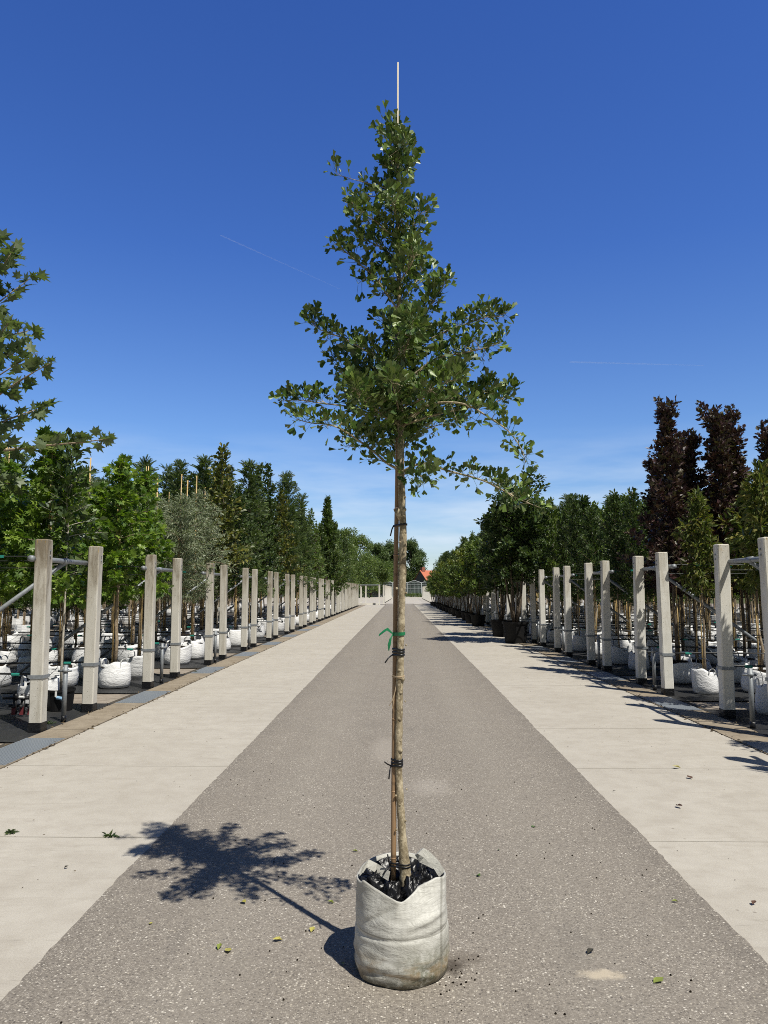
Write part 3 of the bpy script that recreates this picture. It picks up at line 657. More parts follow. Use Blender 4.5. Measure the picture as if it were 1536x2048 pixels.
species('cone', 'narrow conical dark tree', 'l_feather', V([101], h0=.9, h1=7.2, Rad=2.0, prof=lambda t: max(.05,(1-t)**.75), nlat=120, sp=.075, per=7, shapes=OVB, ls=.16, el=(.5,1.2), droop=.1, tw=.18, stemr=.05, **B), 'bark')
ntree = {}
def put_tree(key, x, y, label, sc=1.0, zs=1.0, rot=None, group=None, skip=(), v=None):
    sp = SPEC[key]; c = ntree.get(key,0); ntree[key] = c+1; pr = sp['protos'][(c if v is None else v) % len(sp['protos'])]
    if pr.location.z < -400: o = pr
    else: o = copy_tree(pr, None, skip)
    o.location = (x, y, 0); o.rotation_euler.z = random.uniform(0,6.28) if rot is None else rot
    o.rotation_euler.x = random.uniform(-.02,.02); o.scale = (sc, sc, sc*zs)
    o['label'] = label; o['category'] = sp['cat']; o['group'] = group or 'nursery trees in white bags'
    return o
HT = dict(plane=5.75, gum=4.0, silver=3.75, olive=5.4, feather=6.0, dark=4.3, mid=4.2, purple=5.0, peach=3.6, talldark=6.1, tallmid=6.0)
def pick(side, y, i):
    r = random.random(); U = random.uniform
    if side < 0:                                   # species and height by distance from the camera
        if y < 14.5: return ('gum', U(3.3,3.75)) if i < 3 else ('dark', U(3.5,4.1))
        if y < 18: return ('silver', U(3.5,3.9)) if i < 3 else ('dark', U(3.8,4.3)) if r < .5 else ('feather', U(4.2,4.6))
        lim = 1.55+.172*y
        if y < 22: return ('olive', 5.3) if (i == 0 and y < 20) else ('feather', lim*U(.84,1)) if r < .3 else ('dark', lim*U(.84,.98)) if r < .55 else ('silver', 3.9) if i < 3 else ('dark', lim*U(.85,.95))
        if y < 31: return ('feather', min(6.2, lim*U(.84,1.02))) if r < .3 else ('talldark', min(6.2, lim*U(.82,1))) if r < .6 else ('olive', 5.2) if r < .8 else ('tallmid', min(6, lim*U(.82,1)))
        if y < 42: return ('talldark', U(4.8,6.3)) if r < .4 else ('tallmid', U(4.6,6.2)) if r < .7 else ('feather', U(5.2,6.5))
        return ('tallmid', U(5.2,6.3)) if r < .7 else ('talldark', U(5.2,6))
    if y < 12: return ('purple', U(3.9,4.3)) if (y > 11 and i > 1) else ('peach', U(2.95,3.25))
    if y < 13.2: return ('purple', [4.62,4.5,4.15,4.5][min(i,3)])
    if y < 15.5: return ('purple', [4.0,4.35,4.85,4.5,4.7][min(i,4)]) if i else ('dark', 3.5)
    if y < 17: return ('purple', U(3.6,4.3)) if i in (1,3) else ('dark', 3.6)
    lim = 1.55+.122*y
    if y < 24: return ('dark', lim*U(.9,1.02)) if r < .75 else ('mid', lim*U(.9,1.05))
    lim = min(lim, 5.2)
    return ('dark', lim*U(.85,1)) if r < .5 else ('mid', lim*U(.85,1)) if r < .8 else ('feather', lim)
def rows(side, PP):
    nm = 'left' if side < 0 else 'right'
    for k, (y, g) in enumerate(PP):
        for q in (0,1):
            yy = y+q*g; n = 2*k+1+q if side < 0 else 2*k-1+q
            lim = .56*yy+.4; mx_ = 8 if yy < 20 else 6 if yy < 32 else 4 if yy < 45 else 2
            if side > 0 and yy < 10: mx_ = 3
            for i in range(14):
                X = 4.66+.93*i+random.uniform(-.08,.08)
                if (X > lim and yy > 10) or i >= mx_: break
                key, hh_ = pick(side, yy, i)
                if side < 0 and n == 1 and i == 0: key, hh_, X = 'plane', 5.5, 5.02
                sc = hh_/HT[key]; zs = 1.0
                if sc > 1.1 or sc < .9: zs = sc**.55; sc = sc**.45
                where = f"{words(i+1)} from the road behind the {words(n)} {nm} post" if n > 0 else f"{words(i+1)} from the road, nearest row on the right"
                o = put_tree(key, side*X, yy+random.uniform(-.1,.1)+(.14 if side < 0 else .24), f"{SPEC[key]['desc']} in white bag, {where}", sc, zs, skip=('handle','tie','soil') if yy > 30 else ())
                if side > 0 and i == 0 and yy < 32 and key != 'purple': o.scale.x *= .74; o.scale.y *= .74
rows(-1, LP); rows(1, RP)
put_tree('cone', -4.5, 46.5, "narrow conical dark tree standing above the far left posts", 1.0)
put_tree('purple', -4.8, 40, "low dark purple tree below the conical dark tree on the left", 1.15, .72)
put_tree('purple', 5.25, 13.55, "shorter dark purple maple filling the gap between the two tallest purple maples", .9, .92)
put_tree('purple', 6.15, 13.7, "smaller dark purple maple just left of the right picture edge, above the white bags", .92, .95)
# deep parts of the beds: one mass of more saplings, too many to count
def plantation(name, side):
    rs = np.random.RandomState(77+side); lf = MB(); wd = MB(); P=[];D=[];U=[];Z=[]; bgm = MB()
    for t in range(430):
        y = rs.uniform(17, 76); X = rs.uniform(9.6, 15) + max(0,(y-24))*.0 + rs.uniform(0,11); 
        if X > .6*y+1.5: continue
        if y < 21 and X < 11.5: continue
        h = min(5.6, 1.55+(.165 if side < 0 else .118)*y)*rs.uniform(.85,1); wd.tube([(side*X,y,.1),(side*X+rs.uniform(-.1,.1),y,h*.9)],[.036,.012],5); wd.tube([(side*X+.07,y-.04,.3),(side*X+.05,y-.04,2.3)],[.014,.010],4)
        bgm.lathe([(.24,0),(.28,.15),(.26,.38)],10); bgm.v[-30:] = [(a+side*X,b_+y,c) for a,b_,c in bgm.v[-30:]]
        for g in range(340):
            q = rs.uniform(0,1)**.8; r = .85*max(.15,math.sin(math.pi*min(1,q*.86+.14))**.6)*math.sqrt(rs.uniform(0.05,1)); a = rs.uniform(0,6.28)
            P.append((side*X+r*math.cos(a), y+r*math.sin(a), 1.7+(h-1.7)*q)); d = rs.normal(size=3); d[2] += .3; D.append(d); U.append(rs.normal(size=3)*.5+np.array([0,-.2,.8])); Z.append(rs.uniform(.12,.22))
    place_leaves(lf, OVB, P, D, U, Z, rs)
    mb = MB(); mb.add(lf.v, lf.f); mb.cur = 1; mb.add(wd.v, wd.f); mb.cur = 2; mb.add(bgm.v, bgm.f)
    tag(mb.build(name, [M['l_dark'], M['bark'], M['bag']]), 'mass of distant saplings deep in the '+('left' if side<0 else 'right')+' nursery bed', 'plantation', kind='stuff')
plantation('sapling_plantation', -1); plantation('sapling_plantation', 1)

# ------------------------------------------------------------------ multi-stemmed shrubs in black pots on the right pavement
def pot_shrub(seed, leafmat, h, rad, pr, ph, leaders, nlat, ls, desc):
    root = empty('potted_shrub', (0,0,0), desc, 'potted tree', 'multi-stemmed trees in black pots')
    prof = [(pr*.80,0),(pr*.83,.02),(pr*.97,ph-.07),(pr*1.05,ph-.065),(pr*1.07,ph),(pr*.99,ph),(pr*.97,ph-.05)]
    MB().lathe(prof, 32, None, (True,False)).build('pot', M['pot'], root, smooth=False)
    MB().lathe([(pr*.97,ph-.05),(pr*.5,ph-.03),(.01,ph-.02)], 24, None, (False,True)).build('soil', M['soil'], root)
    wood, lf = crown(seed, h*.36, h, rad, dome, nlat, .055, 6, OVB, ls, (.05,1.0), -.15, .3, .15, leaders, rad*.42, stemr=.035 if h > 4 else .024, base=ph-.06)
    wood.build('trunk', M['darkbark'], root, smooth=True); lf.build('crown', M[leafmat], root); return root
big = pot_shrub(201, 'l_dark', 5.15, 1.08, .37, .62, 6, 150, .12, "big dark green multi-stemmed tree in the nearest large black pot on the pavement"); big.location = (3.42, 22.45, 0)
p2 = pot_shrub(202, 'l_dark', 4.1, .85, .34, .55, 5, 90, .115, "dark multi-stemmed tree in the black pot just behind the biggest potted tree"); p2.location = (3.42, 25.6, 0)
protos = [pot_shrub(203+i, ['l_mid','l_yellow','l_mid'][i], 3.75+.1*i, .85, .30, .46, 5, 62, .12, 'x') for i in range(3)]
PY = [32.8, 35.4, 38.9, 42.4, 45.8, 49, 52.4, 55.8, 59.5, 63, 67, 71, 75]
for i, y in enumerate(PY):
    o = protos[i] if i < 3 else copy_tree(protos[i % 3]); o.location = (3.35+random.uniform(-.1,.1), y, 0); o.rotation_euler.z = random.uniform(0,6.28) if i > 2 else 0
    s = random.uniform(.92,1.08)*(1 if i < 3 else .88); o.scale = (s,s,s); o['label'] = f"{['green','light green','green'][i%3]} multi-stemmed shrub in black pot, {words(i+3)} pot from the camera"

# ------------------------------------------------------------------ far background: gantry, trees, greenhouse, house
g = empty('pipe_gantry', (-3.25, 79.5, 0), "white concrete gate frame with grey top pipe at the end of the left row", 'gate frame')
for x, y in ((-.8,0),(1.15,-.8),(-.5,4.5),(1.5,3.5)): MB().box(x-.08,x+.08,y-.08,y+.08,0,2.12).build('post', M['post_new'], g)
MB().tube([(-.95,0,2.06),(1.25,-.85,2.06)], .06, 8).build('cross_pipe', M['galv'], g); MB().box(-1.3,1.0,-.15,.15,0,.2).build('kerb', M['post_new'], g)
fr_rs = np.random.RandomState(5); TUFT = [leaf_tuft(fr_rs) for i in range(4)]
def far_tree(x, y, h, rad, label, seed, h0=.16, leafmat='l_far', ls=.9, dens=1.0):
    root = empty('broadleaf_tree', (x,y,0), label, 'tree', 'big trees on the horizon'); rs = np.random.RandomState(seed)
    wood = MB(); wood.tube([(0,0,-.1),(.1,0,h*.3),(0,.1,h*.6),(0,0,h*.85)], [h*.024,h*.018,h*.012,h*.004], 8); lf = MB(); P=[];D=[];U=[];Z=[]
    for c in range(int(46*dens)):
        a = rs.uniform(0,6.28); q = rs.uniform(0,1); zz = h*(h0+.10+(.84-h0)*q); rr = rad*math.sin(math.pi*min(1,.2+q*.74))**.6*rs.uniform(.25,.9)
        c0 = np.array([rr*math.cos(a), rr*math.sin(a), zz]); cr_ = rad*rs.uniform(.2,.36)
        wood.tube([(0,0,zz*.7),(c0[0]*.5,c0[1]*.5,zz*.86),tuple(c0)], [h*.007,h*.004,h*.001], 4, False)
        for g_ in range(62):
            r = rs.normal(size=3); r /= np.linalg.norm(r); P.append(c0+r*cr_*rs.uniform(.45,1.05)*np.array([1,1,.8])); D.append(r+rs.normal(size=3)*.5); U.append(rs.normal(size=3)); Z.append(ls*rs.uniform(.6,1.2))
    place_leaves(lf, TUFT, P, D, U, Z, rs)
    wood.build('trunk', M['darkbark'], root, smooth=True); lf.build('crown', M[leafmat], root); return root
def fx(px, Y): return at(px, 1180, Y).x
far_tree(fx(752,228), 228, 15.6, 5.2, "round green tree on the horizon, left of the bamboo stake", 301)
far_tree(fx(778,232), 232, 16.6, 5.0, "tall green tree on the horizon directly behind the stake", 302, .22)
far_tree(fx(822,226), 226, 16.4, 5.6, "round dark tree on the horizon right of the trunk", 303, .14)
far_tree(fx(712,150), 150, 12.6, 4.2, "lighter loose tree beyond the end of the left posts", 304, .1, 'l_mid', .6)
far_tree(fx(686,118), 118, 11.2, 3.4, "light green tree right of the conical dark tree", 308, .08, 'l_mid', .55)
far_tree(fx(742,165), 165, 9.6, 4.5, "low green tree beyond the white gate frame", 305, .02, 'l_mid', .6)
far_tree(fx(772,175), 175, 7.6, 3.4, "low bushy tree left of the greenhouse", 309, .02, 'l_mid', .6)
far_tree(fx(912,240), 240, 13.2, 7.5, "wide green tree on the horizon behind the potted shrubs", 306, .1)
far_tree(fx(884,200), 200, 6.2, 4.0, "low olive bush between greenhouse and potted shrubs", 307, .02, 'l_mid', .6)
# hedges closing the view behind the beds
def hedge(x0, x1, y, h, label, seed):
    rs = np.random.RandomState(seed); P=[];D=[];U=[];Z=[]; lf = MB()
    for i in range(int((x1-x0)*34)):
        x = rs.uniform(x0,x1); hh = h*(.75+.3*noise.noise((x*.16,seed,0))+.15*noise.noise((x*.6,seed,2)))
        P.append((x, y+rs.uniform(-2,2), hh*rs.uniform(.02,1)**.8)); D.append(rs.normal(size=3)); U.append(rs.normal(size=3)); Z.append(rs.uniform(.8,1.5))
    place_leaves(lf, TUFT, P, D, U, Z, rs); tag(lf.build('distant_wood', M['l_far']), label, 'wood', kind='stuff')
hedge(-130, -6, 150, 8.5, 'far belt of trees behind the left nursery beds', 31); hedge(9.5, 130, 150, 7.5, 'far belt of trees behind the right nursery beds', 32)
hedge(-300, 300, 420, 9, 'low wooded horizon', 33)
# greenhouse: glazed gable wall of several narrow bays
GY = 168; g = empty('greenhouse', (6.5, GY, 0), "long glass greenhouse with white frame at the end of the road", 'greenhouse')
m = mat('greenhouse_glass', (.10,.13,.13), .12, 0, .6); M['ghglass'] = m; n = N(m); n.color(n.ramp(n.noise(.6,4,.7,n.coord((2,1,.5))), [(.35,(.04,.055,.05)),(.65,(.13,.16,.155))]))
M['ghframe'] = mat('pale_steel', (.50,.53,.55), .5); gm = mat('roof_glass', (.42,.50,.54), .15, 0, .6)
W = 3.2; nb = 9; x0 = -nb*W/2; gl = MB(); rf = MB(); fr = MB()
for i in range(nb):
    a = x0+i*W; c = a+W/2; e = a+W
    gl.add([(a,0,0),(e,0,0),(e,0,3.15),(c,0,3.7),(a,0,3.15)], [(0,1,2,3,4)])
    rf.add([(a,0,3.15),(c,0,3.7),(c,14,3.7),(a,14,3.15)], [(0,1,2,3)]); rf.add([(c,0,3.7),(e,0,3.15),(e,14,3.15),(c,14,3.7)], [(0,1,2,3)])
    for x in ((a,) if i < nb-1 else (a,e)): fr.box(x-.075,x+.075,-.15,-.03,0,3.15)
    for u in (.25,.5,.75): fr.box(a+W*u-.012,a+W*u+.012,-.08,-.02,0,3.0)
    fr.tube([(a,-.06,3.15),(c,-.06,3.7),(e,-.06,3.15)], .045, 4)
for z in (.3,1.9,2.7,3.15): fr.box(x0,x0+nb*W,-.1,-.04,z-.018,z+.018)
gl.build('glazing', M['ghglass'], g); rf.build('roof', gm, g); fr.build('frame', M['ghframe'], g); MB().box(x0,x0+nb*W,-.12,-.01,0,.28).build('plinth', M['white'], g)
hh = MB(); rs = np.random.RandomState(9); P=[];D=[];U=[];Z=[]
for i in range(700): P.append((rs.uniform(1.5,18), GY-1.2+rs.uniform(-.3,.3), rs.uniform(0,.75))); D.append(rs.normal(size=3)); U.append(rs.normal(size=3)); Z.append(rs.uniform(.3,.5))
place_leaves(hh, TUFT, P, D, U, Z, rs); tag(hh.build('low_planting', M['l_mid']), 'low green planting along the greenhouse foot', 'planting', kind='stuff')
# house with an orange tiled roof behind the greenhouse
HY = 205; hx = fx(864, HY); ho = empty('house', (hx, HY, 0), "house with orange tiled roof and brick chimney behind the greenhouse", 'house', None, .62)
mr = mat('orange_tile', (.55,.16,.08), .7); n = N(mr); n.color(n.ramp(n.noise(3,4,.7,n.coord((1,6,1))), [(.3,(.42,.11,.055)),(.7,(.62,.20,.10))]))
mw = mat('dark_gable', (.10,.085,.085), .8); mbk = mat('red_brick', (.30,.11,.075), .85)
MB().add([(-4,-3.2,0),(4,-3.2,0),(4,3.2,0),(-4,3.2,0),(-4,-3.2,3.7),(4,-3.2,3.7),(4,3.2,3.7),(-4,3.2,3.7),(-4,0,6.7),(4,0,6.7)], [(0,1,5,4),(2,3,7,6),(0,4,8,7,3),(1,2,6,9,5)]).build('wall', mw, ho)
r_ = MB()
for s in (-1,1): r_.add([(-4.1,s*3.5,3.5),(4.1,s*3.5,3.5),(4.1,0,6.85),(-4.1,0,6.85),(-4.1,s*3.5,3.35),(4.1,s*3.5,3.35),(4.1,0,6.7),(-4.1,0,6.7)], [(0,1,2,3),(4,5,6,7),(0,1,5,4),(0,3,7,4),(1,2,6,5)])
ro = r_.build('roof', mr, ho); MB().box(-3.7,-2.7,-.5,.5,6.3,7.7).build('chimney', mbk, ro)
dm = MB()
dm.add([(.2,-5.2,0),(5.2,-5.2,0),(5.2,-5.2,3.3),(2.7,-5.2,5.4),(.2,-5.2,3.3),(.2,-1,0),(5.2,-1,0),(5.2,-1,3.3),(2.7,-1,5.4),(.2,-1,3.3)], [(0,1,2,3,4),(0,4,9,5),(1,6,7,2)])
dm.build('side_wing', mw, ho); tr = MB(); tr.strip([(.0,-5.35,3.2),(2.7,-5.35,5.5),(5.4,-5.35,3.2)], .3, (0,1,0), .12); tr.build('verge_board', M['white'], ho)

# ------------------------------------------------------------------ contrails
mc = bpy.data.materials.new('contrail_ice'); mc.use_nodes = True; t = mc.node_tree; t.nodes.clear()
pv = t.nodes.new('ShaderNodeVolumePrincipled'); pv.inputs['Color'].default_value = (1,1,1,1); pv.inputs['Density'].default_value = .020; pv.inputs['Anisotropy'].default_value = .3
ou = t.nodes.new('ShaderNodeOutputMaterial'); t.links.new(pv.outputs[0], ou.inputs['Volume'])
def trail(p0, p1, Y, r0, r1, label):
    a, c = at(*p0, Y), at(*p1, Y); o = MB().tube([a+(c-a)*u for u in np.linspace(0,1,7)], [r0+(r1-r0)*u for u in np.linspace(0,1,7)], 10).build('contrail', mc); tag(o, label, 'contrail', kind=None)
trail((440,470), (680,578), 3000, 3.2, 1.6, "thin white contrail slanting down in the blue sky left of the tree")
trail((1140,724), (1408,731), 3000, 4.0, 2.2, "faint level contrail in the sky right of the tree")

# ------------------------------------------------------------------ the ginkgo in its white bag
TY = 3.275
gk = empty('ginkgo_tree', (0, TY, 0), "young ginkgo tree tied to a bamboo stake in a white woven bag on the asphalt", 'tree')
rel = lambda v: Vector(v) - Vector((0,TY,0))
def gp(x, y, dy=0): return rel(at(x, y, TY+dy))
rs = np.random.RandomState(42)
# trunk
tk = [(812,1775,.0255),(811,1748,.0245),(808,1715,.0215),(805,1680,.019),(803,1640,.0175),(799.5,1590,.0165),(797.5,1540,.016),(797,1500,.0168),(798,1450,.0158),(799,1400,.0155),(800,1350,.0168),(801,1300,.0152),(802.5,1240,.0158),(804,1180,.0162),(805.5,1120,.0165),(806,1060,.0165),(804,1000,.0155),(802,950,.0155),(801.5,900,.0145),(801,840,.0135),(800.5,780,.0125),(799.5,700,.0112),(798.5,600,.0095),(797.5,500,.0078),(796.5,400,.006),(796,320,.0048),(796,250,.003)]
pts = []; rad = []
for i in range(len(tk)-1):
    for u in (0,.25,.5,.75):
        a, c = tk[i], tk[i+1]; x, y, r = [a[j]+(c[j]-a[j])*u for j in range(3)]
        pts.append(gp(x,y)); rad.append(r*(1+.06*rs.normal()))
pts.append(gp(796,250)); rad.append(.003)
tb = MB().tube(pts, rad, 14)
for (x,y,sx_,r) in [(806,1020,.6,.011),(800,1085,0,.007),(806,1118,.2,.009),(800,1130,-.6,.006),(808,1147,.5,.006),(797,1177,-.8,.007),(803,1205,.3,.007),(808,1186,.9,.006),(798,1340,.2,.010),(803,1358,.4,.012),(808,1290,.9,.005),(799,1438,.2,.009),(801,1385,.1,.008),(806,1402,1,.005),(800,1481,0,.006),(800,1500,.2,.0125),(796,1590,-.9,.006),(800,1608,.0,.008),(807,1640,.9,.005),(809,1577,.9,.005),(797,1658,-.9,.006),(806,995,.9,.006),(799,975,-.3,.008),(806,1065,.9,.006)]:
    c = gp(x,y); tb.blob(c+Vector((sx_*.010,-.0115,0)), r*.85, 5)
trunk = tb.build('trunk', M['herobark'], gk, smooth=True)
st = MB(); st.tube([gp(802,1038), gp(797,1028,-.018), gp(792,1017,-.026)], [.012,.0125,.0125], 10); st.build('pruned_stub', M['herobark'], trunk, smooth=True)
MB().tube([gp(792,1017,-.0262), gp(791.6,1016.2,-.0268)], [.0118,.0105], 10).build('cut_face', M['cut'], trunk)
# stake
sp_ = [(786.5,1770,.0115),(787,1700,.0115),(787.5,1600,.0115),(788.5,1500,.0113),(789.5,1400,.0112),(790.5,1300,.0110),(791.2,1200,.0108),(792.2,1100,.0105),(794,1000,.0098),(795,850,.008),(795.5,650,.0068),(795.5,450,.0056),(795.3,260,.0045),(795.8,125,.0034)]
sk = MB(); P_ = [gp(x,y,np.interp(y,[125,900,1260,1420,1770],[.02,.03,.030,.012,.004])) for x,y,r in sp_]
sk.tube(P_[:12], [r for *_,r in sp_][:12], 12); 
stake = sk.build('bamboo_stake', M['herobamboo'], gk, smooth=True)
MB().tube(P_[11:], [r for *_,r in sp_][11:], 10).build('stake_tip', M['palestake'], stake, smooth=True)
kn = MB()
for y in (1438,1583,1716,1262,1110):
    c = gp(np.interp(y,[s[1] for s in sp_[::-1]],[s[0] for s in sp_[::-1]]), y, np.interp(y,[125,900,1260,1420,1770],[.02,.03,.030,.012,.004])); kn.tube([c-Vector((0,0,.004)),c,c+Vector((0,0,.004))],[.0113,.0126,.0113],12)
kn.build('node_ring', M['herobamboo'], stake, smooth=True)
# ties
def loop(b, y, tilt=0, th=.0042, w=None):
    xs = np.interp(y,[s[1] for s in sp_[::-1]],[s[0] for s in sp_[::-1]]); xt = np.interp(y,[t_[1] for t_ in tk[::-1]],[t_[0] for t_ in tk[::-1]])
    rt_ = np.interp(y,[t_[1] for t_ in tk[::-1]],[t_[2] for t_ in tk[::-1]])+.0022; rs_ = np.interp(y,[s[1] for s in sp_[::-1]],[s[2] for s in sp_[::-1]])+.0018
    A, C = gp(xs,y,np.interp(y,[125,900,1260,1420,1770],[.02,.03,.030,.012,.004])), gp(xt,y)
    q_ = [(O.x+r_*math.cos(t_), O.y+r_*math.sin(t_)) for O, r_ in ((A,rs_),(C,rt_)) for t_ in np.linspace(0,2*math.pi,25)[:-1]]
    q_.sort(); hull = []
    for seq in (q_, q_[::-1]):
        h_ = []
        for p_ in seq:
            while len(h_) > 1 and (h_[-1][0]-h_[-2][0])*(p_[1]-h_[-2][1])-(h_[-1][1]-h_[-2][1])*(p_[0]-h_[-2][0]) <= 0: h_.pop()
            h_.append(p_)
        hull += h_[:-1]
    L_ = [Vector((x_, y_, A.z+(C.z-A.z)*.5+tilt*(x_-A.x)/.05)) for x_, y_ in hull]; L_.append(L_[0])
    if w: b.strip(L_, w, (0,0,1), .0012)
    else: b.tube(L_, th, 6)
    return A+Vector((-rs_,-.004,0))
for y, n_, dirs in ((1051,1,[(-7,22,.0)]),(1304,3,[(-14,14,-.02)]),(1525,3,[(-12,-10,-.02),(-4,22,-.02)]),(1728,2,[(-5,-24,-.01),(-14,12,-.02)])):
    b = MB()
    for k in range(n_): e = loop(b, y-(n_-1)*2.9+k*5.8, rs.uniform(-.004,.004), w=.0085 if y < 1700 else .006)
    for dx, dy, dd in dirs:
        k = 3.25/FPX; b.tube([e, e+Vector((dx*k*.5,-.012,-dy*k*.35)), e+Vector((dx*k,dd-.01,-dy*k))], .0032, 5)
    b.build('tie', M['tie'], gk, smooth=True)
b = MB(); loop(b, 1352, .002, .0018); e = loop(b, 1354, -.003, .0016); k = 3.25/FPX
b.tube([e+Vector((.02,-.014,0)), e+Vector((.016,-.02,-.05)), e+Vector((.0,-.016,-.1)), e+Vector((-.012,-.01,-.12))], .0016, 5); b.tube([e+Vector((.022,-.016,0)), e+Vector((.012,-.018,-.06)), e+Vector((.002,-.016,-.13))], .0013, 5)
b.build('raffia_tie', M['raffia'], gk)
b = MB(); e = loop(b, 1268, .004, w=.014)
b.build('ribbon', M['ribbon'], gk); b = MB()
b.strip([e+Vector((.004,-.006,.0)), e+Vector((-.022,-.012,.022)), e+Vector((-.038,-.014,.012)), e+Vector((-.058,-.012,-.004))], [.006,.013,.015,.010], [(0.2,0,1),(.3,.2,1),(.3,.4,.8),(.2,.3,1)])
b.strip([e+Vector((.003,-.006,0)), e+Vector((-.008,-.014,-.018)), e+Vector((-.014,-.016,-.045)), e+Vector((-.016,-.012,-.07))], [.006,.010,.013,.004], [(1,0,.2),(1,.3,.2),(1,.2,0),(1,0,0)])
b.build('ribbon_tail', M['ribbon'], gk)
# branches: pixel polyline, depth at the tip, leafiness
BR = [
 ([(799,940),(772,925),(747,904),(696,868),(657,850),(614,846),(580,838)], -.12, 1.0, .0065),
 ([(800,845),(760,832),(724,829),(696,814),(634,806),(590,800),(552,802)], .16, 1.15, .0065),
 ([(800,850),(770,835),(742,812),(718,795),(705,775)], -.45, 1.7, .006),
 ([(800,770),(774,728),(727,700),(684,677),(634,660),(612,642)], .05, 1.25, .006),
 ([(800,800),(782,782),(726,772),(690,748),(655,712)], .28, 1.1, .005),
 ([(800,780),(760,760),(720,745),(680,700)], .4, 1.0, .005),
 ([(798,625),(775,590),(745,552),(708,521),(668,490)], -.10, 1.2, .005),
 ([(797,520),(770,501),(743,486),(712,478)], .12, 1.1, .004),
 ([(797,480),(765,455),(727,425),(704,420)], -.16, 1.2, .004),
 ([(797,420),(770,395),(730,395),(712,405)], .08, 1.2, .0035),
 ([(797,395),(775,378),(748,370),(704,359),(673,350),(662,340)], -.05, .45, .003),
 ([(802,945),(845,927),(903,943),(962,958),(1001,974),(1048,997),(1098,1016)], -.10, .85, .0065),
 ([(802,950),(830,945),(850,960),(838,975)], -.25, .8, .004),
 ([(801,858),(840,822),(872,806),(931,808),(981,833),(1024,861),(1052,893),(1066,925)], -.32, .62, .0065),
 ([(801,850),(852,808),(911,796),(954,792),(985,775)], .02, 1.4, .005),
 ([(801,852),(870,830),(940,815),(1001,804),(1036,782)], .15, 1.2, .006),
 ([(801,768),(840,740),(876,716),(931,706),(981,695),(1016,684)], -.08, 1.2, .006),
 ([(800,735),(830,700),(872,673),(931,650),(981,634),(1020,634)], .10, 1.25, .006),
 ([(799,735),(825,680),(852,630),(880,588),(902,556)], -.12, 1.15, .005),
 ([(800,720),(810,700),(822,670),(828,640)], -.42, 1.7, .005),
 ([(800,815),(840,800),(880,770),(920,760)], -.42, 1.4, .005),
 ([(798,610),(829,570),(852,530)], .12, 1.3, .004),
 ([(797,505),(818,470),(846,412)], -.06, 1.1, .004),
 ([(797,565),(820,535),(835,505)], -.25, 1.4, .004),
 ([(801,900),(830,870),(880,850),(930,845)], .38, 1.0, .005),
 ([(801,905),(770,880),(730,868),(690,895)], .32, .9, .005),
 ([(800,790),(840,765),(890,740),(940,730)], .38, 1.1, .005),
 ([(800,745),(810,720),(825,690),(840,660)], .45, 1.3, .005),
 ([(799,690),(785,660),(775,640)], .3, 1.0, .0045),
 ([(800,830),(790,790),(782,760)], -.42, 1.3, .005),
 ([(801,880),(812,860),(820,850)], .4, 1.1, .005),
 ([(797,450),(790,420),(782,400)], -.2, 1.4, .0035),
 ([(797,370),(812,345),(820,325)], .1, 1.4, .003),
 ([(797,350),(785,330),(775,310)], -.08, 1.3, .003),
 ([(796,320),(806,300),(818,288)], -.1, 1.3, .003),
 ([(796,300),(785,280),(772,262)], .08, 1.2, .0028),
]
P=[];D=[];U=[];Z=[]; UPV = np.array([0,0,1.0])
def spur(c, d, m, sz=1.0, wood=None):
    c = np.array(c); d = np.array(d)
    for g in range(m):
        r = rs.normal(size=3); r -= d*r.dot(d)*.6; r /= np.linalg.norm(r)
        dr = d*rs.uniform(.05,.6)+r*.62+UPV*rs.uniform(-.15,1.25); dr /= np.linalg.norm(dr)
        P.append(c+r*.004); D.append(dr); U.append(rs.normal(size=3)*1.0+np.array([.1,-.35,.35])); Z.append(.0310*sz*rs.uniform(.6,1.32))
for k, (poly, tip, dens, r0) in enumerate(BR):
    n_ = len(poly); pp = []
    for i, (x,y) in enumerate(poly): u = i/(n_-1); pp.append(gp(799+(x-799)*(1-.055*u),y,tip*u))
    fine = []
    for i in range(n_-1):
        for u in np.linspace(0,1,5)[:-1]:
            a, b_, c, d = pp[max(i-1,0)], pp[i], pp[i+1], pp[min(i+2,n_-1)]
            fine.append(.5*((2*b_)+(-a+c)*u+(2*a-5*b_+4*c-d)*u*u+(-a+3*b_-3*c+d)*u**3))
    fine.append(pp[-1]); m_ = len(fine); br = MB()
    br.tube(fine, [max(.0014, r0*(1-.78*i/(m_-1))) for i in range(m_)], 7)
    L_ = sum((fine[i+1]-fine[i]).length for i in range(m_-1)); ns = max(4,int(L_/.0118*dens))
    for j in range(ns):
        u = .10+.90*(j+rs.uniform(0,1))/ns; x = u*(m_-1); i = min(m_-2,int(x)); c = fine[i]+(fine[i+1]-fine[i])*(x-i); d = (fine[i+1]-fine[i]).normalized()
        if rs.uniform() < .30*dens and .12 < u < .93 and dens > .55:      # short side twig
            s = np.array(d)*rs.uniform(.3,.9)+rs.normal(size=3)*.6+UPV*.25; s /= np.linalg.norm(s); l_ = rs.uniform(.025,.085)*(1.25-u*.6); e = np.array(c)+s*l_
            br.tube([c, np.array(c)+s*l_*.5+UPV*.003, e], [.0018,.0015,.001], 4, False)
            for q in (.45,.75,1.0): spur(np.array(c)+s*l_*q, s, 2 if q < 1 else 3)
        else: spur(c, d, rs.randint(2,5))
    spur(fine[-1], (fine[-1]-fine[-2]).normalized(), 4)
    br.build('branch', M['herobark'], trunk, smooth=True)
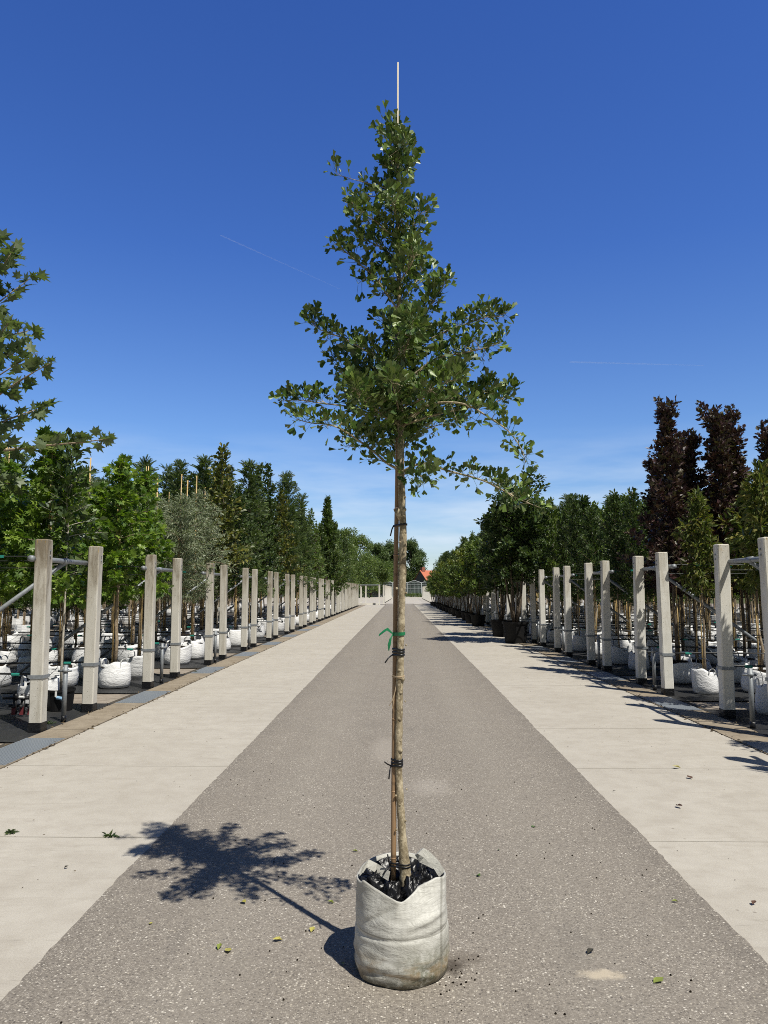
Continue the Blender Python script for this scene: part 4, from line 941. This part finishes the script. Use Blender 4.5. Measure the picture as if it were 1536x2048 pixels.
for y in np.arange(925, 272, -7.0):      # spurs on the leader
    x = np.interp(y,[t_[1] for t_ in tk[::-1]],[t_[0] for t_ in tk[::-1]]); c = gp(x,y)
    m_ = 1 if y > 880 else 3 if y > 650 else 1 if y > 560 else 3 if y > 330 else 4
    for q in range(m_):
        a = rs.uniform(0,6.28); s = np.array([math.cos(a),math.sin(a),.45]); l_ = rs.uniform(.006,.04) if y > 330 else rs.uniform(.002,.022 if y > 290 else .010)
        spur(np.array(c)+s*l_, s, 3)
lf = MB(); place_leaves(lf, [leaf_fan(rs) for i in range(14)], P, D, U, Z, rs)
lf.build('crown', M['l_ginkgo'], gk)
# bag
BR_, BH = .198, .388
def rim(a):      # a = 0 towards the camera, positive to the right
    d = a-.02; dip = .074*max(0,1-abs(d)/(1.15 if d < 0 else 1.0))**(1.0 if d > 0 else 1.15)
    return BH - dip + .012*math.sin(a*2+1) + (.012 if d < -1.1 else 0)*math.sin(a)
n_, m_ = 128, 56; vs = []; fs = []
def bagpt(k, j, inset=0):
    th = 2*math.pi*k/n_; a = math.atan2(math.sin(th), math.cos(th)); t = j/(m_-1); z = rim(a)*t
    base = BR_*np.interp(t, [0,.03,.10,.25,.45,.7,.9,1], [.90,.965,1.0,1.01,1.0,.97,.945,.935])
    wr = .006*noise.noise((math.cos(a)*2.0,math.sin(a)*2.0,z*5))+.0050*noise.noise((math.cos(a)*2.6,math.sin(a)*2.6+3,z*30))*(1.7 if t < .3 else .5)
    wr += -.006*math.exp(-((z-.188-.01*math.sin(a*1.5))/.008)**2)
    flap = max(0, 1-abs(a-.55)/.62); d = (t-.72)/.28
    if flap > 0 and d > 0: wr += -.050*flap**.8*d**1.2
    wr += -.007*math.exp(-((z-.30-.10*(a+.15))/.011)**2)*max(0,1-abs(a+.55)/.6)
    wr += .006*math.exp(-((z-.10-.05*a)/.012)**2)*max(0,1-abs(a+.7)/.5) + .005*math.exp(-((z-.07+.04*a)/.010)**2)*max(0,1-abs(a-.4)/.6)
    wr += .010*math.sin(2*a+1.0)*(1-t)*t*2
    if flap > 0 and -.35 < d < .12: wr += .012*flap*math.exp(-((d+.08)/.14)**2)
    if -1.2 < a < -.1 and d > 0: wr += -.018*d*math.sin(math.pi*(-a-.1)/1.1)
    r = base+wr-inset
    return (r*math.sin(a)+.005, -r*math.cos(a), z)
for j in range(m_):
    for k in range(n_): vs.append(bagpt(k,j))
for k in range(n_): x,y,z = bagpt(k,m_-1,.007); vs.append((x,y,z-.001))
for k in range(n_): x,y,z = bagpt(k,m_-1,.010); vs.append((x,y,z-.03))
fs = [(j*n_+k, j*n_+(k+1)%n_, (j+1)*n_+(k+1)%n_, (j+1)*n_+k) for j in range(m_+1) for k in range(n_)] + [tuple(range(n_-1,-1,-1))]
b = MB(); b.add(vs, fs); bag = b.build('grow_bag', M['herobag'], gk, smooth=True)
# black liner and its crumpled folds, soil
b = MB(); vs = []; NJ = 16
for j in range(NJ):
    u = j/(NJ-1)
    for k in range(n_):
        x,y,z = bagpt(k, m_-1, .013); a = 2*math.pi*k/n_
        rr = 1-.86*u; cz = z-.012-.085*min(1,u*2.2) + (.03*noise.noise((x*22,y*22,u*4))+.008*noise.noise((x*34,y*34,u*6)))*math.sin(math.pi*min(1,u*1.1+.06))
        q = rr*.975-.05*abs(noise.noise((math.cos(a)*6,math.sin(a)*6,u*5)))*min(1,u*8); vs.append((x*q+.02*(1-rr), y*q, max(cz,.23)))
b.add(vs, [(j*n_+k, j*n_+(k+1)%n_, (j+1)*n_+(k+1)%n_, (j+1)*n_+k) for j in range(NJ-1) for k in range(n_)]+[tuple(range((NJ-1)*n_,NJ*n_))])
liner = b.build('liner', M['plastic'], gk, smooth=True)
cr_ = MB()
for (cx,cy,cz,rr,hgt) in [(.055,-.06,.325,.052,.052),(-.03,-.05,.315,.045,.035),(.10,.02,.33,.05,.05),(-.09,.03,.33,.05,.045),(.0,.09,.33,.07,.04)]:
    vv = []; N1, N2 = 14, 28
    for i in range(N1):
        ph = math.pi*.5*i/(N1-1)
        for k in range(N2):
            th = 2*math.pi*k/N2; q = 1+.34*noise.noise((math.cos(th)*3+cx*40,math.sin(th)*3,ph*2.2))+.10*noise.noise((math.cos(th)*6,math.sin(th)*9+cy*30,ph*6))
            vv.append((cx+rr*math.cos(ph)*math.cos(th)*q, cy+rr*math.cos(ph)*math.sin(th)*q, cz-.03+(hgt+.03)*math.sin(ph)*q))
    cr_.add(vv, [(i*N2+k,i*N2+(k+1)%N2,(i+1)*N2+(k+1)%N2,(i+1)*N2+k) for i in range(N1-1) for k in range(N2)])
cr_.build('crumpled_plastic', M['plastic'], liner, smooth=True)
# carrying straps
h1 = MB(); A = gp(884,1748,-.02); Bp = gp(842,1702,.03)
h1.strip([A, A+(Bp-A)*.35+Vector((.004,-.01,.012)), A+(Bp-A)*.7+Vector((.002,0,.01)), Bp, Bp+Vector((-.012,.02,-.012)), Bp+Vector((.006,.05,-.05)), gp(872,1732,.09)], [.034,.034,.033,.036,.034,.034,.034], [(.72,.1,.65)]*7, .002)
h1.build('handle', M['herobag'], bag)
h2 = MB(); h2.strip([gp(722,1742,-.03), gp(735,1727,.02), gp(752,1736,.03), gp(768,1746,.0), gp(778,1752,-.02)], .036, [(.3,.6,.9),(.2,.7,.7),(.2,.5,.8),(.2,.4,.8),(.2,.4,.8)], .002); h2.build('handle', M['herobag'], bag)
# dark damp rim of soil round the bag foot
# ------------------------------------------------------------------ small things: irrigation manifold, black pot behind the first left post
mf = empty('valve_manifold', tuple(ground(45,1432)+Vector((0,0,0))), "black irrigation valves with dark red handles on the cloth beside the nearest left post", 'irrigation valve')
b = MB(); b.tube([(-.25,0,.22),(.22,0,.22)], .022, 10); b.tube([(-.2,.05,.12),(.25,.05,.12)], .02, 10)
for x in (-.10,.0,.1): b.tube([(x,0,.02),(x,0,.20)], .026, 10); b.tube([(x,0,.2),(x,0,.27)], .034, 10); b.tube([(x,-.005,.1),(x,-.07,.13)], .02, 8)
b.build('valve_body', M['blackpipe'], mf, smooth=True)
for x in (-.1,0,.1): MB().box(x-.022,x+.022,-.04,-.028,.02,.12).build('valve_handle', M['red'], mf)
MB().tube([(-.03,-.045,.235),(.03,-.045,.235)], .016, 8).build('pale_fitting', M['white'], mf)
pp_ = ground(108,1424); pt = empty('potted_sapling', (pp_.x, pp_.y+.17, 0), "thin sapling in a black plastic pot behind the nearest left post", 'potted tree')
MB().lathe([(.15,0),(.17,.24),(.185,.245),(.185,.27),(.172,.27),(.168,.23)], 28, None, (True,False)).build('pot', M['pot'], pt); MB().lathe([(.168,.235),(.01,.25)], 20, None, (False,True)).build('soil', M['soil'], pt)
w_, l_ = crown(401, 1.7, 3.6, .5, dome, 30, .055, 4, OVB, .1, base=.24, stemr=.018); w_.build('trunk', M['palebark'], pt, smooth=True); l_.build('crown', M['l_dark'], pt)
b = MB(); b.tube([(.03,-.17,.18),(.12,-.2,.17)], .022, 8); b.build('fitting', M['blue'], pt); b = MB(); b.box(.01,.035,-.19,-.187,.19,.26); b.build('tag', M['white'], pt)
b = MB(); b.tube([(.02,-.05,.25),(.03,-.08,.36),(.06,-.09,.38),(.085,-.08,.34),(.09,-.05,.25)], .007, 6); b.build('hose_loop', M['blackpipe'], pt)
# fallen leaves and scraps
mg = mat('fallen_green', (.22,.26,.05), .5); my = mat('fallen_yellow', (.42,.38,.09), .55); mbn = mat('fallen_brown', (.10,.05,.03), .7); mdk = mat('dark_scrap', (.03,.028,.02), .8); mgg = mat('fallen_leaf_green', (.07,.13,.03), .5)
FL = [(483,1806,my,.05,'asphalt left of the bag'),(436,1904,mg,.05,'asphalt, left end of the trio'),(455,1900,my,.06,'asphalt, right of the trio'),(565,1884,my,.05,'asphalt near the bag shadow'),(622,1868,my,.045,'asphalt just left of the bag shadow'),(668,1810,mg,.04,'asphalt under the trunk shadow'),(782,1977,mgg,.05,'asphalt in front of the bag'),(680,1922,mgg,.055,'edge of the bag shadow'),(1080,1654,mgg,.055,'asphalt right of the stake'),(998,1699,mgg,.04,'asphalt behind the bag to the right'),(942,1752,mgg,.05,'asphalt right of the bag rim'),(305,1848,my,.035,'asphalt below the tree shadow'),(1357,1807,mg,.04,'far right of the asphalt'),(1307,1970,mg,.06,'asphalt at the lower right'),(1175,1912,mdk,.05,'asphalt above the sand patch'),(1385,1559,mbn,.07,'right pavement, upper one'),(1352,1613,mbn,.08,'right pavement, lower one'),(1362,1538,my,.08,'right pavement near the shadows'),(1505,1812,mbn,.045,'right pavement at the picture edge'),(716,1706,mg,.04,'asphalt behind the bag to the left'),(128,1739,mdk,.03,'left pavement'),(1225,1584,mdk,.03,'right pavement near the road edge')]
for i, (x,y,mt,s,where) in enumerate(FL):
    r2 = np.random.RandomState(i); p = ground(x,y); lv, lfc = leaf_oval(r2.uniform(.2,.36), r2.uniform(.1,.35), .2) if mt is not mgg else leaf_fan(r2)
    sc_ = s*.9 if mt is not mgg else s*.5; a = r2.uniform(0,6.28); b = MB()
    vv = [(sc_*(vx*math.cos(a)-vy*math.sin(a)), sc_*(vx*math.sin(a)+vy*math.cos(a)), .008+sc_*abs(vz)) for vx,vy,vz in lv]; b.add(vv, lfc)
    kind = 'brown' if mt is mbn else 'dark' if mt is mdk else 'yellow-green' if mt is my else 'green'
    tag(b.build('fallen_leaf', mt, None, (p.x,p.y,0)), f"small {kind} fallen leaf on the {where}", 'leaf', 'fallen leaves')
for (x,y,where) in ((222,1673,'joint of the left pavement nearest the road'),(22,1667,'joint of the left pavement at the picture edge'),(390,1345,'left gutter edge'),(100,1447,'left gutter by the drain plate')):
    p = ground(x,y); r2 = np.random.RandomState(x); P=[];D=[];U=[];Z=[]; b = MB()
    for i in range(26): d = r2.normal(size=3); d[2] = abs(d[2])*.5; P.append((r2.normal()*.015,r2.normal()*.012,.004)); D.append(d); U.append(np.array([0,0,1.])+r2.normal(size=3)*.3); Z.append(r2.uniform(.02,.05))
    place_leaves(b, LANCE, P, D, U, Z, r2); tag(b.build('weed', M['l_dark'], None, (p.x,p.y,0)), f"small weed tuft in the {where}", 'weed', 'weeds')
# crumbs of soil on the asphalt round the bag
b = MB(); r2 = np.random.RandomState(12)
for i in range(34):
    a = r2.uniform(.2,1.5); d = .205+abs(r2.normal())*.07; s = r2.uniform(.0015,.0045); c = Vector((d*math.sin(a+.4)+.0, TY-d*math.cos(a+.4), .005+s*.5)); b.blob(c, s, 3)
for i in range(150):
    s = r2.uniform(.002,.005); c = Vector((r2.uniform(-1.4,1.4), r2.uniform(2.4,7), .005+s*.4)); b.blob(c, s, 3)
tag(b.build('soil_crumbs', M['soil']), 'scattered crumbs of dark soil on the asphalt', 'soil', kind='stuff')
b = MB(); r2 = np.random.RandomState(33); P=[];D=[];U=[];Z=[]
for i in range(900):
    sd = -1 if i % 2 else 1; y = 5.5+abs(r2.normal())*11; x = sd*((3.478 if r2.uniform() < .6 else 3.925)+r2.normal()*.02)
    P.append((x,y,.006)); d = r2.normal(size=3); d[2] = abs(d[2])*.25; D.append(d); U.append(np.array([0,0,1.])+r2.normal(size=3)*.4); Z.append(r2.uniform(.015,.05))
for i in range(160):
    sd = -1 if i % 2 else 1; P.append((sd*r2.uniform(1.56,3.4), 3.5+abs(r2.normal())*7, .004)); d = r2.normal(size=3); d[2] = .1; D.append(d); U.append(np.array([0,0,1.])+r2.normal(size=3)*.3); Z.append(r2.uniform(.008,.02))
place_leaves(b, LANCE, P, D, U, Z, r2); tag(b.build('leaf_litter', m_leaf('dry_litter', (.05,.035,.02), (.12,.085,.045), (.22,.16,.08), .0, .8)), 'dry leaf litter caught along the gutters and on the paving', 'litter', kind='stuff')
# unused prototypes
for k_, sp in SPEC.items():
    for pr in sp['protos']:
        if pr.location.z < -400:
            for c in list(pr.children_recursive)+[pr]: bpy.data.objects.remove(c)
